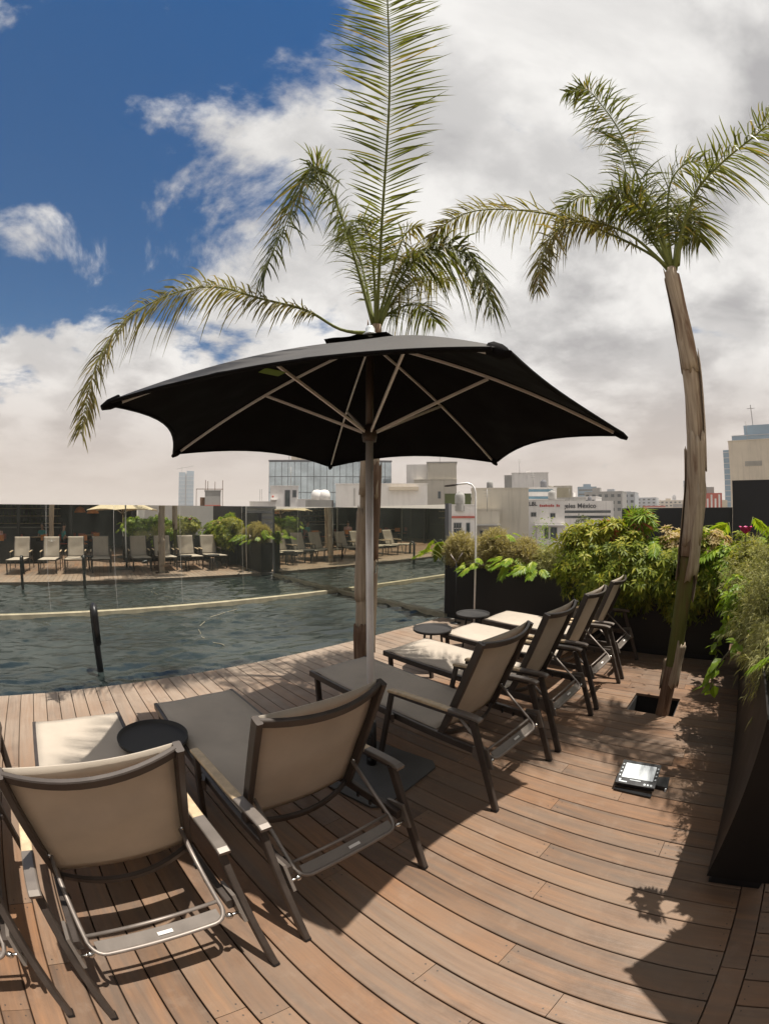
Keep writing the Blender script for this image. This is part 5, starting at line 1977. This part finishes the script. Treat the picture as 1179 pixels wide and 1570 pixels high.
spots = [(-.4, -4.8), (-2.4, -5.2), (-4.6, -4.9), (-7.2, -5.0), (-9.4, -5.4), (.2, -7.0)]
for i, (x, y) in enumerate(spots):
    cafe_table(x, y, 'round cafe table in the bar, number along the row from the parasol side' if False else 'round wooden cafe table inside the dark bar pavilion')
    for j, a in enumerate((.4, 2.5, 4.4)):
        cafe_chair(x + .58 * math.sin(a), y - .58 * math.cos(a), a, ('red', 'orange', 'red')[j], 'red or orange cafe chair inside the dark bar pavilion')


def person(x, y, rz, shirt, label, seat=.46):
    """seated figure: one skinned body, clothes colours by region"""
    root = empty('person', (x, y, 0), rz)
    tag(root, label, 'person', 'people seated in the bar')

    def skin(name, verts, edges, mat, rootv=0):
        me = bpy.data.meshes.new(name)
        me.from_pydata([v[0] for v in verts], edges, [])
        o = bpy.data.objects.new(name, me)
        col.objects.link(o)
        md = o.modifiers.new('skin', 'SKIN')
        sv = me.skin_vertices[0].data
        for i, v in enumerate(verts):
            sv[i].radius = (v[1], v[1] * (v[2] if len(v) > 2 else 1))
        sv[rootv].use_root = True
        o.modifiers.new('sub', 'SUBSURF').levels = 2
        o.modifiers['sub'].render_levels = 2
        me.materials.append(M[mat])
        o.parent = root
        return o
    s = seat
    V = [((0, 0, s + .10), .13, .9), ((0, .0, s + .30), .13, .8), ((0, -.01, s + .50), .15, .7), ((0, 0, s + .58), .06), ((0, .02, s + .66), .055), ((0, .03, s + .74), .085, 1.1), ((0, .03, s + .82), .09, 1.1), ((0, .02, s + .88), .06)]
    Eg = [(i, i + 1) for i in range(7)]
    for sx in (-1, 1):
        i = len(V)
        V += [((sx * .18, 0, s + .52), .055), ((sx * .23, .05, s + .27), .042), ((sx * .17, .27, s + .24), .034), ((sx * .15, .34, s + .25), .035)]
        Eg += [(2, i), (i, i + 1), (i + 1, i + 2), (i + 2, i + 3)]
        i = len(V)
        V += [((sx * .09, .06, s + .07), .085), ((sx * .10, .42, s + .06), .065), ((sx * .10, .44, .10), .045), ((sx * .10, .56, .04), .035)]
        Eg += [(0, i), (i, i + 1), (i + 1, i + 2), (i + 2, i + 3)]
    skin('body', V, Eg, 'skin')
    V = [((0, 0, s + .12), .142, .9), ((0, .0, s + .30), .142, .82), ((0, -.01, s + .49), .158, .75), ((0, 0, s + .56), .075)]
    Eg = [(0, 1), (1, 2), (2, 3)]
    for sx in (-1, 1):
        i = len(V)
        V += [((sx * .18, 0, s + .515), .068), ((sx * .22, .03, s + .36), .058)]
        Eg += [(2, i), (i, i + 1)]
    skin('shirt', V, Eg, shirt)
    V = [((0, 0, s + .09), .145, .9)]
    Eg = []
    for sx in (-1, 1):
        i = len(V)
        V += [((sx * .09, .06, s + .07), .098), ((sx * .10, .42, s + .06), .078), ((sx * .10, .44, .12), .058)]
        Eg += [(0, i), (i, i + 1), (i + 1, i + 2)]
    skin('trousers', V, Eg, 'slate')
    MB().lathe([(.001, .125), (.05, .115), (.088, .075), (.10, .02), (.094, -.02), (.085, -.02), (.001, .05)], 14, (0, .012, s + .80)).build('hair', M['hair'], root)


person(-2.4 + .58 * math.sin(.4), -5.2 - .58 * math.cos(.4), .4, 'teal', 'person in a teal shirt seated in the bar, seen only in the mirror glass')
person(-4.6 + .58 * math.sin(2.5), -4.9 - .58 * math.cos(2.5), 2.5, 'pink', 'person in a pink shirt seated in the bar, seen only in the mirror glass')
person(-.4 + .58 * math.sin(4.4), -4.8 - .58 * math.cos(4.4), 4.4, 'teal', 'person in a teal shirt seated nearest the cream parasol, seen only in the mirror glass')
for i, (x, y, z) in enumerate(((-.2, -6.2, 1.85), (.5, -5.0, 1.8), (-7.0, -6.2, 1.9))):
    r_ = empty('hanging_lamp', (x, y, z))
    tag(r_, 'woven orange hanging lamp in the bar pavilion', 'lamp', 'hanging lamps in the bar')
    MB().lathe([(.03, .30), (.20, .22), (.30, .05), (.31, 0), (.29, 0), (.19, .20), (.02, .28)], 20).build('shade', M['orange'], r_)
    MB().tube([(0, 0, .28), (0, 0, 2.74 - z)], .006, 6, up=(0, 1, 0)).build('cord', M['black'], r_)
# palm trunk beside the bar and neighbouring blocks beyond the terrace
b = Bld('white_block', 'plain white neighbouring block, seen only in the mirror glass', (9.8, -15.5), (4.2, -15.5))
b.body(4.2, 6, M['white'], .15)
b = Bld('grey_block', 'grey louvred neighbouring block, seen only in the mirror glass', (14.6, -15.2), (9.9, -15.2))
b.body(5.0, 6, M['concrete'], .15)
for k in range(7):
    b.box('louvre', .3, b.w - .3, -.16, -.02, .6 + k * .42, .78 + k * .42, M['grey_wall'])
tp = empty('palm_tree', (-1.35, -2.6, 0))
tag(tp, 'palm trunk beside the bar, seen only in the mirror glass', 'palm tree')
palm_trunk(tp, [(-1.35, -2.6, -.02), (-1.33, -2.62, 1.4), (-1.28, -2.63, 2.8), (-1.25, -2.65, 4.2)], [.12, .115, .11, .08], 'trunk', M['bark'], seed=9)
for k in range(7):
    a = k * .9
    c, s_ = math.cos(a), math.sin(a)
    frond('frond', [(-1.25, -2.65, 4.2), (-1.25 + .5 * c, -2.65 + .5 * s_, 5.0), (-1.25 + 1.2 * c, -2.65 + 1.2 * s_, 5.4), (-1.25 + 2.0 * c, -2.65 + 2.0 * s_, 5.0), (-1.25 + 2.4 * c, -2.65 + 2.4 * s_, 4.4)], tp, M['leaf_palm'], n=50, seed=400 + k, origin=(-1.35, -2.6, 0))

# ================================================================== HAZE
if HAZE:
    hz = MB().box((-3100, -3100, -15.4), (3100, 3100, 112)).build('haze', None)
    hz['kind'] = 'stuff'
    hm = bpy.data.materials.new('city_haze')
    hm.use_nodes = True
    nt = hm.node_tree
    nt.nodes.clear()
    pv = nt.nodes.new('ShaderNodeVolumePrincipled')
    pv.inputs['Color'].default_value = (.93, .87, .82, 1)
    pv.inputs['Density'].default_value = HAZE
    ou = nt.nodes.new('ShaderNodeOutputMaterial')
    nt.links.new(pv.outputs[0], ou.inputs['Volume'])
    hz.data.materials.append(hm)
